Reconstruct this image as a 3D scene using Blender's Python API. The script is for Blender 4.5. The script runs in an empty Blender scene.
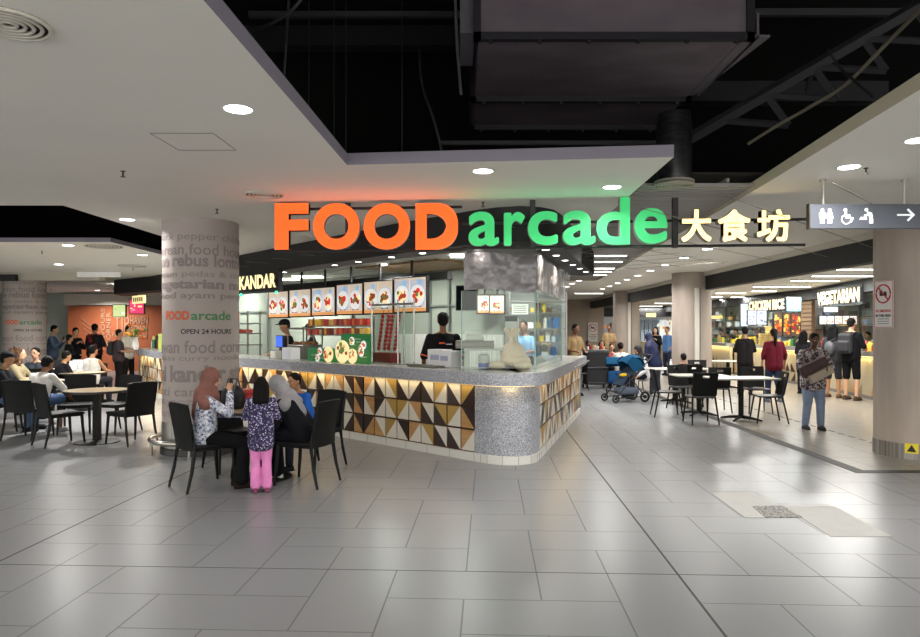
import bpy, bmesh, math, random
from math import sin, cos, pi, radians, atan2, sqrt, hypot
from mathutils import Vector, Matrix
random.seed(7)
SC = bpy.context.scene
COL = SC.collection
F = 675.0; HY = 329.0; CX = 460.0; EYE = 1.6

# ---- survey helpers: turn a measured photo position plus a known height/distance into world metres
def gx(px, d): return (px-CX)/F*d
def zat(py, d): return EYE+(HY-py)*d/F
def ground(px, py):
    d = EYE*F/(py-HY); return (gx(px, d), d)
def ceil(px, py, z=3.0):
    d = (z-EYE)*F/(HY-py); return (gx(px, d), d)

# ---------------------------------------------------------------- materials
def lin(c):
    return tuple((x/12.92 if x <= .04045 else ((x+.055)/1.055)**2.4) for x in c)
def hexc(h):
    h = h.lstrip('#'); return lin(tuple(int(h[i:i+2], 16)/255 for i in (0, 2, 4)))
_M = {}
def mat(name, col='#808080', rough=.5, metal=0, emit=0, var=0, vscale=8, bump=0, bscale=60, spec=None, alpha=1, trans=0):
    if name in _M: return _M[name]
    m = bpy.data.materials.new(name); m.use_nodes = True
    nt = m.node_tree; b = nt.nodes['Principled BSDF']
    c = hexc(col) if isinstance(col, str) else col
    b.inputs['Base Color'].default_value = (*c, 1)
    b.inputs['Roughness'].default_value = rough; b.inputs['Metallic'].default_value = metal
    if spec is not None: b.inputs['Specular IOR Level'].default_value = spec
    if trans: b.inputs['Transmission Weight'].default_value = trans
    if alpha < 1: b.inputs['Alpha'].default_value = alpha
    if emit:
        b.inputs['Emission Color'].default_value = (*c, 1); b.inputs['Emission Strength'].default_value = emit
    tc = None
    if var or bump:
        tc = nt.nodes.new('ShaderNodeTexCoord')
    if var:
        n = nt.nodes.new('ShaderNodeTexNoise'); n.inputs['Scale'].default_value = vscale; n.inputs['Detail'].default_value = 5
        nt.links.new(tc.outputs['Object'], n.inputs['Vector'])
        r = nt.nodes.new('ShaderNodeMapRange'); r.inputs['From Min'].default_value = .3; r.inputs['From Max'].default_value = .7
        r.inputs['To Min'].default_value = 1-var; r.inputs['To Max'].default_value = 1+var
        nt.links.new(n.outputs['Fac'], r.inputs['Value'])
        h = nt.nodes.new('ShaderNodeHueSaturation'); h.inputs['Color'].default_value = (*c, 1)
        nt.links.new(r.outputs[0], h.inputs['Value']); nt.links.new(h.outputs[0], b.inputs['Base Color'])
        if emit: nt.links.new(h.outputs[0], b.inputs['Emission Color'])
    if bump:
        n = nt.nodes.new('ShaderNodeTexNoise'); n.inputs['Scale'].default_value = bscale; n.inputs['Detail'].default_value = 3
        nt.links.new(tc.outputs['Object'], n.inputs['Vector'])
        bp = nt.nodes.new('ShaderNodeBump'); bp.inputs['Strength'].default_value = bump; bp.inputs['Distance'].default_value = .02
        nt.links.new(n.outputs['Fac'], bp.inputs['Height']); nt.links.new(bp.outputs[0], b.inputs['Normal'])
    _M[name] = m
    return m
def spots(name, base, cols, scale=60, rough=.8, thr=.35):
    """fabric or stone with scattered flecks (voronoi cells)"""
    if name in _M: return _M[name]
    m = mat(name, base, rough); nt = m.node_tree; b = nt.nodes['Principled BSDF']
    tc = nt.nodes.new('ShaderNodeTexCoord'); v = nt.nodes.new('ShaderNodeTexVoronoi'); v.inputs['Scale'].default_value = scale
    nt.links.new(tc.outputs['Object'], v.inputs['Vector'])
    sx = nt.nodes.new('ShaderNodeSeparateColor'); nt.links.new(v.outputs['Color'], sx.inputs[0])
    r = nt.nodes.new('ShaderNodeValToRGB'); r.color_ramp.interpolation = 'CONSTANT'
    e = r.color_ramp.elements
    e[0].position = 0; e[0].color = (*hexc(base), 1)
    e[1].position = 1-thr; e[1].color = (*hexc(cols[0]), 1)
    for i, c in enumerate(cols[1:]):
        k = e.new(1-thr+thr*(i+1)/len(cols)); k.color = (*hexc(c), 1)
    nt.links.new(sx.outputs[0], r.inputs['Fac']); nt.links.new(r.outputs[0], b.inputs['Base Color'])
    return m
def ramp_noise(name, c0, c1, scale=(3, 3, 3), rough=.5, detail=6, metal=0, bump=0, lo=.35, hi=.65):
    if name in _M: return _M[name]
    m = mat(name, c0, rough, metal); nt = m.node_tree; b = nt.nodes['Principled BSDF']
    tc = nt.nodes.new('ShaderNodeTexCoord'); mp = nt.nodes.new('ShaderNodeMapping'); mp.inputs['Scale'].default_value = scale
    n = nt.nodes.new('ShaderNodeTexNoise'); n.inputs['Scale'].default_value = 1; n.inputs['Detail'].default_value = detail
    r = nt.nodes.new('ShaderNodeValToRGB'); r.color_ramp.elements[0].position = lo; r.color_ramp.elements[1].position = hi
    r.color_ramp.elements[0].color = (*hexc(c0), 1); r.color_ramp.elements[1].color = (*hexc(c1), 1)
    nt.links.new(tc.outputs['Object'], mp.inputs[0]); nt.links.new(mp.outputs[0], n.inputs['Vector'])
    nt.links.new(n.outputs['Fac'], r.inputs[0]); nt.links.new(r.outputs[0], b.inputs['Base Color'])
    if bump:
        bp = nt.nodes.new('ShaderNodeBump'); bp.inputs['Strength'].default_value = bump; bp.inputs['Distance'].default_value = .03 if bump < .85 else .15
        nt.links.new(n.outputs['Fac'], bp.inputs['Height']); nt.links.new(bp.outputs[0], b.inputs['Normal'])
    return m
def glass_mat(name, tint='#e8f2ee', a=.12, rough=.02):
    """thin pane: mostly see-through, with a mirror-like sheen"""
    if name in _M: return _M[name]
    m = bpy.data.materials.new(name); m.use_nodes = True; nt = m.node_tree; nt.nodes.clear()
    o = nt.nodes.new('ShaderNodeOutputMaterial'); mx = nt.nodes.new('ShaderNodeMixShader')
    t = nt.nodes.new('ShaderNodeBsdfTransparent'); t.inputs[0].default_value = (*hexc(tint), 1)
    g = nt.nodes.new('ShaderNodeBsdfGlossy'); g.inputs['Roughness'].default_value = rough
    fr = nt.nodes.new('ShaderNodeLayerWeight'); fr.inputs[0].default_value = .5
    pw = nt.nodes.new('ShaderNodeMath'); pw.operation = 'POWER'; pw.inputs[1].default_value = 4; nt.links.new(fr.outputs['Facing'], pw.inputs[0])
    ad = nt.nodes.new('ShaderNodeMath'); ad.operation = 'MULTIPLY_ADD'; ad.inputs[1].default_value = .35; ad.inputs[2].default_value = a*.5
    nt.links.new(pw.outputs[0], ad.inputs[0]); nt.links.new(ad.outputs[0], mx.inputs[0])
    nt.links.new(t.outputs[0], mx.inputs[1]); nt.links.new(g.outputs[0], mx.inputs[2]); nt.links.new(mx.outputs[0], o.inputs[0])
    _M[name] = m
    return m

# ---------------------------------------------------------------- mesh helpers
def T(x=0, y=0, z=0, rz=0, rx=0, ry=0):
    return Matrix.Translation((x, y, z)) @ Matrix.Rotation(rz, 4, 'Z') @ Matrix.Rotation(ry, 4, 'Y') @ Matrix.Rotation(rx, 4, 'X')
def bx(bm, cx, cy, cz, sx, sy, sz, mi=0, rz=0, bev=0, M=None, rx=0, ry=0):
    m = T(cx, cy, cz, rz, rx, ry) @ Matrix.Diagonal((sx, sy, sz, 1))
    if M is not None: m = M @ m
    r = bmesh.ops.create_cube(bm, size=1, matrix=m)
    vs = r['verts']; fs = {f for v in vs for f in v.link_faces}
    for f in fs: f.material_index = mi
    if bev:
        es = list({e for v in vs for e in v.link_edges})
        bmesh.ops.bevel(bm, geom=es, offset=bev, segments=2, affect='EDGES', profile=.5, clamp_overlap=True)
def cyl(bm, p0, p1, r0, r1=None, seg=16, mi=0, caps=True, M=None):
    p0 = Vector(p0); p1 = Vector(p1)
    if M is not None: p0 = M @ p0; p1 = M @ p1
    r1 = r0 if r1 is None else r1
    d = p1-p0; L = max(d.length, 1e-6); q = d.to_track_quat('Z', 'Y').to_matrix().to_4x4()
    m = Matrix.Translation((p0+p1)/2) @ q
    A = [bm.verts.new(m @ Vector((r0*cos(2*pi*k/seg), r0*sin(2*pi*k/seg), -L/2))) for k in range(seg)]
    B = [bm.verts.new(m @ Vector((r1*cos(2*pi*k/seg), r1*sin(2*pi*k/seg), L/2))) for k in range(seg)]
    fs = [bm.faces.new((A[k], A[(k+1) % seg], B[(k+1) % seg], B[k])) for k in range(seg)]
    if caps: fs += [bm.faces.new(A[::-1]), bm.faces.new(B)]
    if mi:
        for f in fs: f.material_index = mi
def ball(bm, c, r, mi=0, seg=12, M=None, rz=0, rx=0, ry=0):
    if not hasattr(r, '__len__'): r = (r, r, r)
    m = T(*c, rz, rx, ry) @ Matrix.Diagonal((*r, 1))
    if M is not None: m = M @ m
    n2 = max(4, seg*2//3)
    rows = [[bm.verts.new(m @ Vector((sin(pi*i/n2)*cos(2*pi*k/seg), sin(pi*i/n2)*sin(2*pi*k/seg), -cos(pi*i/n2)))) for k in range(seg)] for i in range(1, n2)]
    lo = bm.verts.new(m @ Vector((0, 0, -1))); hi = bm.verts.new(m @ Vector((0, 0, 1))); fs = []
    for k in range(seg):
        k2 = (k+1) % seg
        fs.append(bm.faces.new((lo, rows[0][k2], rows[0][k]))); fs.append(bm.faces.new((hi, rows[-1][k], rows[-1][k2])))
        for a, b in zip(rows, rows[1:]): fs.append(bm.faces.new((a[k], a[k2], b[k2], b[k])))
    if mi:
        for f in fs: f.material_index = mi
def lathe(bm, prof, seg=24, mi=0, M=None, cx=0, cy=0):
    rings = []
    for r, z in prof:
        ring = []
        for k in range(seg):
            a = 2*pi*k/seg; p = Vector((cx+r*cos(a), cy+r*sin(a), z))
            ring.append(bm.verts.new(M @ p if M is not None else p))
        rings.append(ring)
    for a, b in zip(rings, rings[1:]):
        for k in range(seg):
            f = bm.faces.new((a[k], a[(k+1) % seg], b[(k+1) % seg], b[k])); f.material_index = mi
    for ring, flip in ((rings[0], 1), (rings[-1], 0)):
        f = bm.faces.new(list(reversed(ring)) if flip else ring); f.material_index = mi
def tube(bm, pts, r, seg=8, mi=0, M=None, closed=False):
    pts = [Vector(p) for p in pts]
    if M is not None: pts = [M @ p for p in pts]
    n = len(pts); rings = []; up = Vector((0, 0, 1))
    for i, p in enumerate(pts):
        a = pts[(i-1) % n] if (i > 0 or closed) else p
        b = pts[(i+1) % n] if (i < n-1 or closed) else p
        t = (b-a).normalized()
        s = t.cross(up)
        if s.length < 1e-3: s = t.cross(Vector((1, 0, 0)))
        s.normalize(); w = s.cross(t).normalized()
        rr = r[i] if hasattr(r, '__len__') else r
        rings.append([bm.verts.new(p+s*rr*cos(2*pi*k/seg)+w*rr*sin(2*pi*k/seg)) for k in range(seg)])
    last = n if closed else n-1
    for i in range(last):
        a, b = rings[i], rings[(i+1) % n]
        for k in range(seg):
            f = bm.faces.new((a[k], a[(k+1) % seg], b[(k+1) % seg], b[k])); f.material_index = mi
    if not closed:
        bm.faces.new(list(reversed(rings[0]))).material_index = mi; bm.faces.new(rings[-1]).material_index = mi
def prism(bm, poly, z0, z1, mi=0, M=None):
    """closed solid over a plan polygon (list of x,y)"""
    lo = [bm.verts.new(Vector((x, y, z0)) if M is None else M @ Vector((x, y, z0))) for x, y in poly]
    hi = [bm.verts.new(Vector((x, y, z1)) if M is None else M @ Vector((x, y, z1))) for x, y in poly]
    n = len(poly)
    fs = [bm.faces.new(list(reversed(lo))), bm.faces.new(hi)]
    for k in range(n): fs.append(bm.faces.new((lo[k], lo[(k+1) % n], hi[(k+1) % n], hi[k])))
    for f in fs: f.material_index = mi
    bmesh.ops.recalc_face_normals(bm, faces=fs)
def fprism(bm, poly, y0, y1, mi=0, M=None):
    """solid over an elevation polygon (list of x,z), from y0 to y1"""
    R = Matrix(((1, 0, 0, 0), (0, 0, 1, 0), (0, 1, 0, 0), (0, 0, 0, 1)))
    prism(bm, poly, y0, y1, mi, (M @ R) if M is not None else R)
def disc(bm, cx, cz, r, y0, y1, mi=0, M=None, seg=20, rz=1.0, r2=None):
    r2 = r if r2 is None else r2
    fprism(bm, [(cx+r*cos(2*pi*k/seg), cz+r2*sin(2*pi*k/seg)) for k in range(seg)], y0, y1, mi, M)
def offs(path, o):
    """offset an open plan path to its left by o"""
    P = [Vector(p) for p in path]; out = []
    for i, p in enumerate(P):
        ns = []
        if i > 0: t = (p-P[i-1]).normalized(); ns.append(Vector((-t.y, t.x)))
        if i < len(P)-1: t = (P[i+1]-p).normalized(); ns.append(Vector((-t.y, t.x)))
        n = sum(ns, Vector((0, 0))).normalized(); k = 1/max(.5, n.dot(ns[0]))
        q = p+n*o*k; out.append((q.x, q.y))
    return out
def strip(bm, path, o0, o1, z0, z1, mi=0):
    a = offs(path, o0); b = offs(path, o1)
    for i in range(len(path)-1):
        pass
    n = len(path)
    V = [[bm.verts.new((*p, z)) for p in q] for q in (a, b) for z in (z0, z1)]   # a0,a1,b0,b1
    a0, a1, b0, b1 = V; fs = []
    for i in range(n-1):
        fs += [bm.faces.new((a0[i], a0[i+1], a1[i+1], a1[i])), bm.faces.new((b1[i], b1[i+1], b0[i+1], b0[i])),
               bm.faces.new((a1[i], a1[i+1], b1[i+1], b1[i])), bm.faces.new((b0[i], b0[i+1], a0[i+1], a0[i]))]
    fs += [bm.faces.new((a0[0], a1[0], b1[0], b0[0])), bm.faces.new((b0[-1], b1[-1], a1[-1], a0[-1]))]
    for f in fs: f.material_index = mi
    bmesh.ops.recalc_face_normals(bm, faces=fs)
def panel(bm, nx, nz, fn, thick, hole=None, mi=0):
    """curved sheet with thickness; fn(u,v) -> point; hole(i,j) -> True to leave open"""
    g = [[bm.verts.new(fn(i/nx, j/nz)) for i in range(nx+1)] for j in range(nz+1)]
    fs = []
    for j in range(nz):
        for i in range(nx):
            if hole and hole(i, j): continue
            f = bm.faces.new((g[j][i], g[j][i+1], g[j+1][i+1], g[j+1][i])); f.material_index = mi; fs.append(f)
    bmesh.ops.recalc_face_normals(bm, faces=fs)
    bmesh.ops.solidify(bm, geom=fs, thickness=thick)
    for v in [v for v in bm.verts if not v.link_faces]: bm.verts.remove(v)
def new(): return bmesh.new()
def obj(name, bm, mats, parent=None, smooth=False, loc=None, rz=0, kind=None, bevel=0):
    me = bpy.data.meshes.new(name); bm.to_mesh(me); bm.free()
    for m in (mats if isinstance(mats, (list, tuple)) else [mats]): me.materials.append(m)
    o = bpy.data.objects.new(name, me); COL.objects.link(o)
    if smooth:
        for p in me.polygons: p.use_smooth = True
        try: me.set_sharp_from_angle(angle=radians(40))
        except Exception: pass
    if bevel:
        b = o.modifiers.new('edge', 'BEVEL'); b.width = bevel; b.segments = 2; b.limit_method = 'ANGLE'
    if parent: o.parent = parent
    if loc: o.location = loc
    if rz: o.rotation_euler.z = rz
    if kind: o['kind'] = kind
    return o
def struct(name, bm, mats, smooth=False): return obj(name, bm, mats, smooth=smooth, kind='structure')
def thing(name, label, cat, loc=(0, 0, 0), rz=0, group=None):
    o = bpy.data.objects.new(name, None); COL.objects.link(o); o.empty_display_size = .1
    o.location = loc if len(loc) == 3 else (*loc, 0); o.rotation_euler.z = rz
    o['label'] = label; o['category'] = cat
    if group: o['group'] = group
    return o
def tag(o, label, cat, group=None):
    o['label'] = label; o['category'] = cat
    if group: o['group'] = group
    return o
def dup(root, loc, rz=None, label=None, group=None):
    def cp(o, par):
        c = o.copy(); COL.objects.link(c)
        if par: c.parent = par
        for ch in [x for x in COL.objects if x.parent == o]: cp(ch, c)
        return c
    kids = cp(root, None)
    kids.location = loc if len(loc) == 3 else (*loc, root.location.z)
    if rz is not None: kids.rotation_euler.z = rz
    if label: kids['label'] = label
    if group: kids['group'] = group
    return kids
# text built from the built-in font
_TXT = []
def text_bm(body, offset=0.0, extrude=0.05, size=1.0, res=4):
    c = bpy.data.curves.new('t', 'FONT'); c.body = body; c.size = size; c.offset = offset; c.extrude = extrude; c.resolution_u = res
    o = bpy.data.objects.new('t', c); s_ = _TXT[0] if _TXT else (_TXT.append(bpy.data.scenes.new('type')) or _TXT[0]); s_.collection.objects.link(o); s_.view_layers[0].update(); dg = s_.view_layers[0].depsgraph
    me = bpy.data.meshes.new_from_object(o.evaluated_get(dg))
    bm = bmesh.new(); bm.from_mesh(me)
    bpy.data.objects.remove(o); bpy.data.curves.remove(c); bpy.data.meshes.remove(me)
    for f in bm.faces: f.material_index = 0 if f.normal.z > .5 else 1
    return bm
def bounds(bm):
    xs = [v.co.x for v in bm.verts]; ys = [v.co.y for v in bm.verts]
    return min(xs), max(xs), min(ys), max(ys)
def text(name, body, mats, x0, x1, z0, z1, y=0, depth=.01, offset=.0, parent=None, rz=0, loc=None, M=None):
    """upright lettering filling the box x0..x1, z0..z1, facing -y"""
    bm = text_bm(body, offset, 1.0)
    a, b, c, d = bounds(bm)
    if x1 is None: x1 = x0+(b-a)*(z1-z0)/(d-c)
    for v in bm.verts:
        p = v.co; v.co = Vector((x0+(p.x-a)/(b-a)*(x1-x0), y-(depth if p.z > 0 else 0), z0+(p.y-c)/(d-c)*(z1-z0)))
        if M is not None: v.co = M @ v.co
    return obj(name, bm, mats, parent, loc=loc, rz=rz)
def light_area(name, loc, size, power, color=(1, 1, 1), rot=(0, 0, 0), size_y=None, spread=pi, parent=None):
    l = bpy.data.lights.new(name, 'AREA'); l.energy = power; l.color = color; l.size = size
    l.shape = 'RECTANGLE' if size_y else 'DISK'
    if size_y: l.size_y = size_y
    l.spread = spread
    o = bpy.data.objects.new(name, l); COL.objects.link(o); o.location = loc; o.rotation_euler = rot
    if parent: o.parent = parent
    return o
# ---------------------------------------------------------------- people
_TS = None
def remesh(bm, voxel, smooth_it=3):
    global _TS
    if _TS is None: _TS = bpy.data.scenes.new('workbench')
    me = bpy.data.meshes.new('tmp'); bm.to_mesh(me); bm.free()
    o = bpy.data.objects.new('tmp', me); _TS.collection.objects.link(o)
    r = o.modifiers.new('r', 'REMESH'); r.mode = 'VOXEL'; r.voxel_size = voxel
    if smooth_it:
        s = o.modifiers.new('s', 'SMOOTH'); s.factor = .5; s.iterations = smooth_it
    _TS.view_layers[0].update(); dg = _TS.view_layers[0].depsgraph
    m2 = bpy.data.meshes.new_from_object(o.evaluated_get(dg))
    bpy.data.objects.remove(o); bpy.data.meshes.remove(me)
    out = bmesh.new(); out.from_mesh(m2); bpy.data.meshes.remove(m2)
    for f in out.faces: f.smooth = True
    return out
def limb(bm, a, b, ra, rb, seg=12):
    cyl(bm, a, b, ra, rb, seg); ball(bm, a, ra, seg=seg); ball(bm, b, rb, seg=seg)
SKIN = {'light': '#c99c7c', 'tan': '#a67856', 'brown': '#7b5238', 'dark': '#553726'}
def fabric(name, col): return mat(name, col, .9, var=.12, vscale=9, spec=.12)
def person(label, loc, rz, h=1.68, pose='stand', arms='down', lean=0, yaw=0, pitch=0, skin='tan', hair='short', hairc='#14110f',
           top=None, sleeve=.5, bottom=None, blen=1.0, shoes='#1c1c1e', build=1.0, voxel=.014, face=True, group=None, seat=.45,
           hijab=None, toplen=.0, legs=None, flare=0, cat='person'):
    k = h/1.68
    root = thing('person', label, cat, (*loc[:2], loc[2] if len(loc) > 2 else 0), rz, group)
    if pose == 'sit': toplen = 0
    V = lambda x, y, z: Vector((x*k, y*k, z*k))
    sits = pose == 'sit'; hz = .92 if not sits else (seat+.075)/k
    P = V(0, 0, hz)
    R = Matrix.Rotation(-radians(lean), 4, 'X')
    def tor(x, y, z): return P + R @ V(x*(build if abs(x) > .05 else 1), y, z*(.90 if sits else 1))
    sh = [tor(s*.165, 0, .45) for s in (-1, 1)]; nk = tor(0, 0, .53); hd = nk + R @ V(0, .015, .045) + Matrix.Rotation(-radians(lean*.6+pitch), 4, 'X') @ V(0, .015, .11)
    hips = [P+V(s*.09, 0, -.02) for s in (-1, 1)]
    if sits:
        kn = [P+V(s*.11, .42, -.01) for s in (-1, 1)]; an = [V(s*.12, .46 if s < 0 else .40, .08) for s in (-1, 1)]
    elif pose == 'walk':
        kn = [V(-.09, .12, .50), V(.09, .02, .49)]; an = [V(-.09, .16, .08), V(.09, -.14, .11)]
    else:
        kn = [V(s*.11, .02, .49) for s in (-1, 1)]; an = [V(s*.13, -.02 if s > 0 else .03, .08) for s in (-1, 1)]
    if legs: kn, an = [V(*p) for p in legs[0]], [V(*p) for p in legs[1]]
    A = {'down': ((.24, -.02, .20), (.25, .06, -.05)), 'front': ((.24, .05, .20), (.13, .28, .17)), 'table': ((.23, .17, .24), (.12, .40, .25)),
         'phone': ((.23, .10, .20), (.07, .26, .36)), 'face': ((.22, .24, .30), (.07, .24, .56)), 'hip': ((.28, -.1, .22), (.20, .06, .05)),
         'reach': ((.24, .22, .32), (.2, .46, .25)), 'push': ((.24, .08, .18), (.2, .32, .08)), 'hug': ((.25, .08, .2), (-.02, .2, .22))}
    if isinstance(arms, str): arms = (arms, arms)
    el, wr = [], []
    for s, a in zip((-1, 1), arms):
        e, w = A[a]; el.append(tor(s*e[0], e[1], e[2])); wr.append(tor(s*w[0], w[1], w[2]))
    B = build
    # body: one continuous skin surface
    bm = new()
    limb(bm, P+V(-.05, 0, .02), tor(-.07, 0, .38), .095*k*B, .10*k*B); limb(bm, P+V(.05, 0, .02), tor(.07, 0, .38), .095*k*B, .10*k*B)
    [limb(bm, nk+R @ V(0, 0, -.02), q_, .045*k, .042*k) for q_ in sh]; limb(bm, tor(0, 0, .42), nk, .06*k, .052*k); limb(bm, nk, hd+R @ V(0, -.01, -.05), .05*k, .05*k)
    H = Matrix.Translation(hd) @ Matrix.Rotation(radians(yaw), 4, 'Z') @ Matrix.Rotation(-radians(lean*.6+pitch), 4, 'X')
    ball(bm, (0, -.008*k, .02*k), (.074*k, .092*k, .098*k), M=H, seg=20); ball(bm, (0, .02*k, -.045*k), (.056*k, .064*k, .066*k), M=H, seg=16)
    cyl(bm, (0, .082*k, .01*k), (0, .104*k, -.02*k), .008*k, .014*k, 8, M=H)
    for s in (-1, 1): ball(bm, (s*.074*k, -.005*k, -.005*k), (.012*k, .02*k, .03*k), M=H, seg=8)
    for i, s in enumerate((-1, 1)):
        limb(bm, hips[i], kn[i], .082*k*B, .054*k*B); limb(bm, kn[i], an[i], .052*k*B, .034*k)
        ft = an[i]+V(0, .13, -.05)
        limb(bm, an[i]+V(0, -.02, -.03), ft, .034*k, .028*k)
        limb(bm, sh[i], el[i], .047*k*B, .038*k); limb(bm, el[i], wr[i], .036*k, .025*k)
        d = (wr[i]-el[i]).normalized(); side = d.cross(Vector((0, 0, 1)))
        side = side.normalized() if side.length > .2 else Vector((1, 0, 0)); dn = side.cross(d).normalized()
        pc = wr[i]+d*.045*k
        limb(bm, wr[i], pc+side*.012*k, .024*k, .022*k, 8); limb(bm, wr[i], pc-side*.012*k, .024*k, .022*k, 8)
        for fi, (o, L) in enumerate(((-.026, .055), (-.009, .068), (.009, .064), (.026, .048))):
            b0 = pc+side*o*k+d*.012*k; b1 = b0+d*L*.55*k+side*o*.3*k; b2 = b1+d*L*.4*k+dn*(.02*k if dn.z < 0 else -.02*k)
            limb(bm, b0, b1, .0095*k, .0085*k, 6); limb(bm, b1, b2, .0085*k, .007*k, 6)
        th = wr[i]+d*.02*k+side*(.02*k*(-s))
        limb(bm, th, th+d*.035*k+side*(.028*k*(-s)), .011*k, .009*k, 6)
    obj('body', remesh(bm, min(voxel, .0085) if voxel < .012 else voxel, 2), mat('skin '+skin, SKIN[skin], .55, var=.06), root)
    # clothing
    if top:
        bm = new()
        limb(bm, P+V(-.055*B, .0, -.02-toplen), tor(-.075, .005, .37), .142*k*B, .112*k*B); limb(bm, P+V(.055*B, .0, -.02-toplen), tor(.075, .005, .37), .142*k*B, .112*k*B)
        [limb(bm, tor(s_*.03, -.005, .455), tor(s_*.15, 0, .445), .075*k, .056*k) for s_ in (-1, 1)]
        for i in (0, 1):
            if sleeve > 0:
                e = sh[i].lerp(el[i], min(1, sleeve*2))
                limb(bm, sh[i], e, .057*k*B, .052*k*B)
                if sleeve > .5: limb(bm, el[i], el[i].lerp(wr[i], min(1, sleeve*2-1)*.95), .052*k*B, .04*k)
        out = remesh(bm, voxel, 4)
        if not sits:
            cut = P.z-(.14+toplen)*k
            g = out.verts[:]+out.edges[:]+out.faces[:]
            r = bmesh.ops.bisect_plane(out, geom=g, plane_co=(0, 0, cut), plane_no=(0, 0, -1), clear_outer=True)
        obj('shirt', out, top if not isinstance(top, str) else fabric('cloth '+top, top), root)
    if bottom:
        bm = new()
        ball(bm, tuple(P+V(0, -.01, 0)), (.155*k*B, .098*k*B, .12*k))
        for i in (0, 1):
            limb(bm, hips[i], kn[i], .102*k*B, .075*k*B)
            if blen > .5: limb(bm, kn[i], kn[i].lerp(an[i], min(1, (blen-.5)*2)*.94), .07*k*B, (.056+flare)*k*B)
        obj('skirt' if False else 'trousers', remesh(bm, voxel, 3), bottom if not isinstance(bottom, str) else fabric('cloth '+bottom, bottom), root)
    if shoes:
        for i in (0, 1):
            bm = new(); a = an[i]; z = max(.0, a.z-.08*k)
            ball(bm, (a.x, a.y+.045*k, z+.042*k), (.048*k, .125*k, .042*k)); ball(bm, (a.x, a.y-.02*k, z+.05*k), (.044*k, .06*k, .05*k))
            bx(bm, a.x, a.y+.04*k, z+.012*k, .08*k, .24*k, .022*k, bev=.008)
            obj('shoe', remesh(bm, min(voxel, .01), 1), fabric('shoe '+shoes, shoes), root)
    # head covering
    if hijab:
        bm = new()
        ball(bm, (0, -.022*k, .022*k), (.094*k, .105*k, .112*k), M=H, seg=20)
        limb(bm, hd+R @ V(0, -.04, -.03), nk+R @ V(0, -.01, -.03), .085*k, .105*k)
        limb(bm, hd+R @ V(0, .0, -.09), nk+R @ V(0, .05, -.04), .068*k, .08*k)
        limb(bm, nk+R @ V(-.03, -.01, -.02), sh[0]+R @ V(.01, -.01, -.03), .095*k, .085*k); limb(bm, nk+R @ V(.03, -.01, -.02), sh[1]+R @ V(-.01, -.01, -.03), .095*k, .085*k)
        limb(bm, nk+R @ V(0, .03, -.04), tor(0, .06, .30), .11*k, .095*k); limb(bm, nk+R @ V(0, -.03, -.02), tor(0, -.05, .26), .11*k, .10*k)
        out = remesh(bm, voxel, 4)
        obj('headscarf', out, hijab if not isinstance(hijab, str) else mat('scarf '+hijab, hijab, .8, var=.15, vscale=12, bump=.5, bscale=25), root)
    elif hair:
        bm = new()
        ball(bm, (0, -.024*k, .042*k), (.083*k, .094*k, .088*k), M=H, seg=18); ball(bm, (0, -.05*k, -.005*k), (.074*k, .06*k, .07*k), M=H, seg=14)
        if hair in ('long', 'curly'):
            for s in (-1, 0, 1): limb(bm, H @ Vector((s*.055*k, -.05*k, .01*k)), H @ Vector((s*.075*k, -.075*k, -.25*k)), .055*k, .05*k)
            for s in (-1, 1): limb(bm, H @ Vector((s*.07*k, -.01*k, .02*k)), H @ Vector((s*.075*k, -.01*k, -.14*k)), .03*k, .024*k)
        if hair == 'curly':
            for q in range(60):
                a = random.uniform(0, 2*pi); z = random.uniform(-.26, .12); r = .1
                y = sin(a)*r-.045
                if y > .03: continue
                ball(bm, (cos(a)*r*k, y*k, z*k), .03*k, M=H, seg=6)
        if hair == 'bun': ball(bm, (0, -.12*k, .0*k), .05*k, M=H)
        if hair == 'tail':
            limb(bm, H @ Vector((0, -.1*k, .02*k)), H @ Vector((0, -.13*k, -.10*k)), .035*k, .045*k); limb(bm, H @ Vector((0, -.13*k, -.10*k)), H @ Vector((0, -.10*k, -.3*k)), .045*k, .02*k)
        if hair == 'cap':
            ball(bm, (0, -.01*k, .07*k), (.088*k, .1*k, .065*k), M=H, seg=16); bx(bm, 0, .11*k, .062*k, .12*k, .1*k, .015*k, M=H)
        out = remesh(bm, min(voxel, .012), 1 if hair == 'curly' else 2)
        obj('hair' if hair != 'cap' else 'cap', out, mat('hair '+hairc, hairc, .75, bump=.6, bscale=60, spec=.15), root)
    if face:
        for s in (-1, 1):
            bm = new(); ball(bm, (s*.03*k, .076*k, .016*k), (.015*k, .01*k, .0075*k), M=H, seg=10); ball(bm, (s*.03*k, .083*k, .016*k), (.0065*k, .006*k, .0065*k), 1, M=H, seg=8)
            obj('eye', bm, [mat('eye white', '#d8d2ca', .4), mat('iris', '#17100c', .2)], root)
            bm = new(); bx(bm, s*.03*k, .083*k, .036*k, .034*k, .01*k, .006*k, M=H, rz=-s*.25); obj('eyebrow', bm, mat('brow', '#1c1512', .8), root)
        bm = new(); ball(bm, (0, .078*k, -.052*k), (.024*k, .010*k, .008*k), M=H, seg=10); obj('mouth', bm, mat('lips', '#7a4238', .6), root)
    root['_'] = 1; del root['_']
    return root, dict(H=H, wr=wr, el=el, sh=sh, P=P, nk=nk, tor=tor, an=an, kn=kn, k=k)
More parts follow.
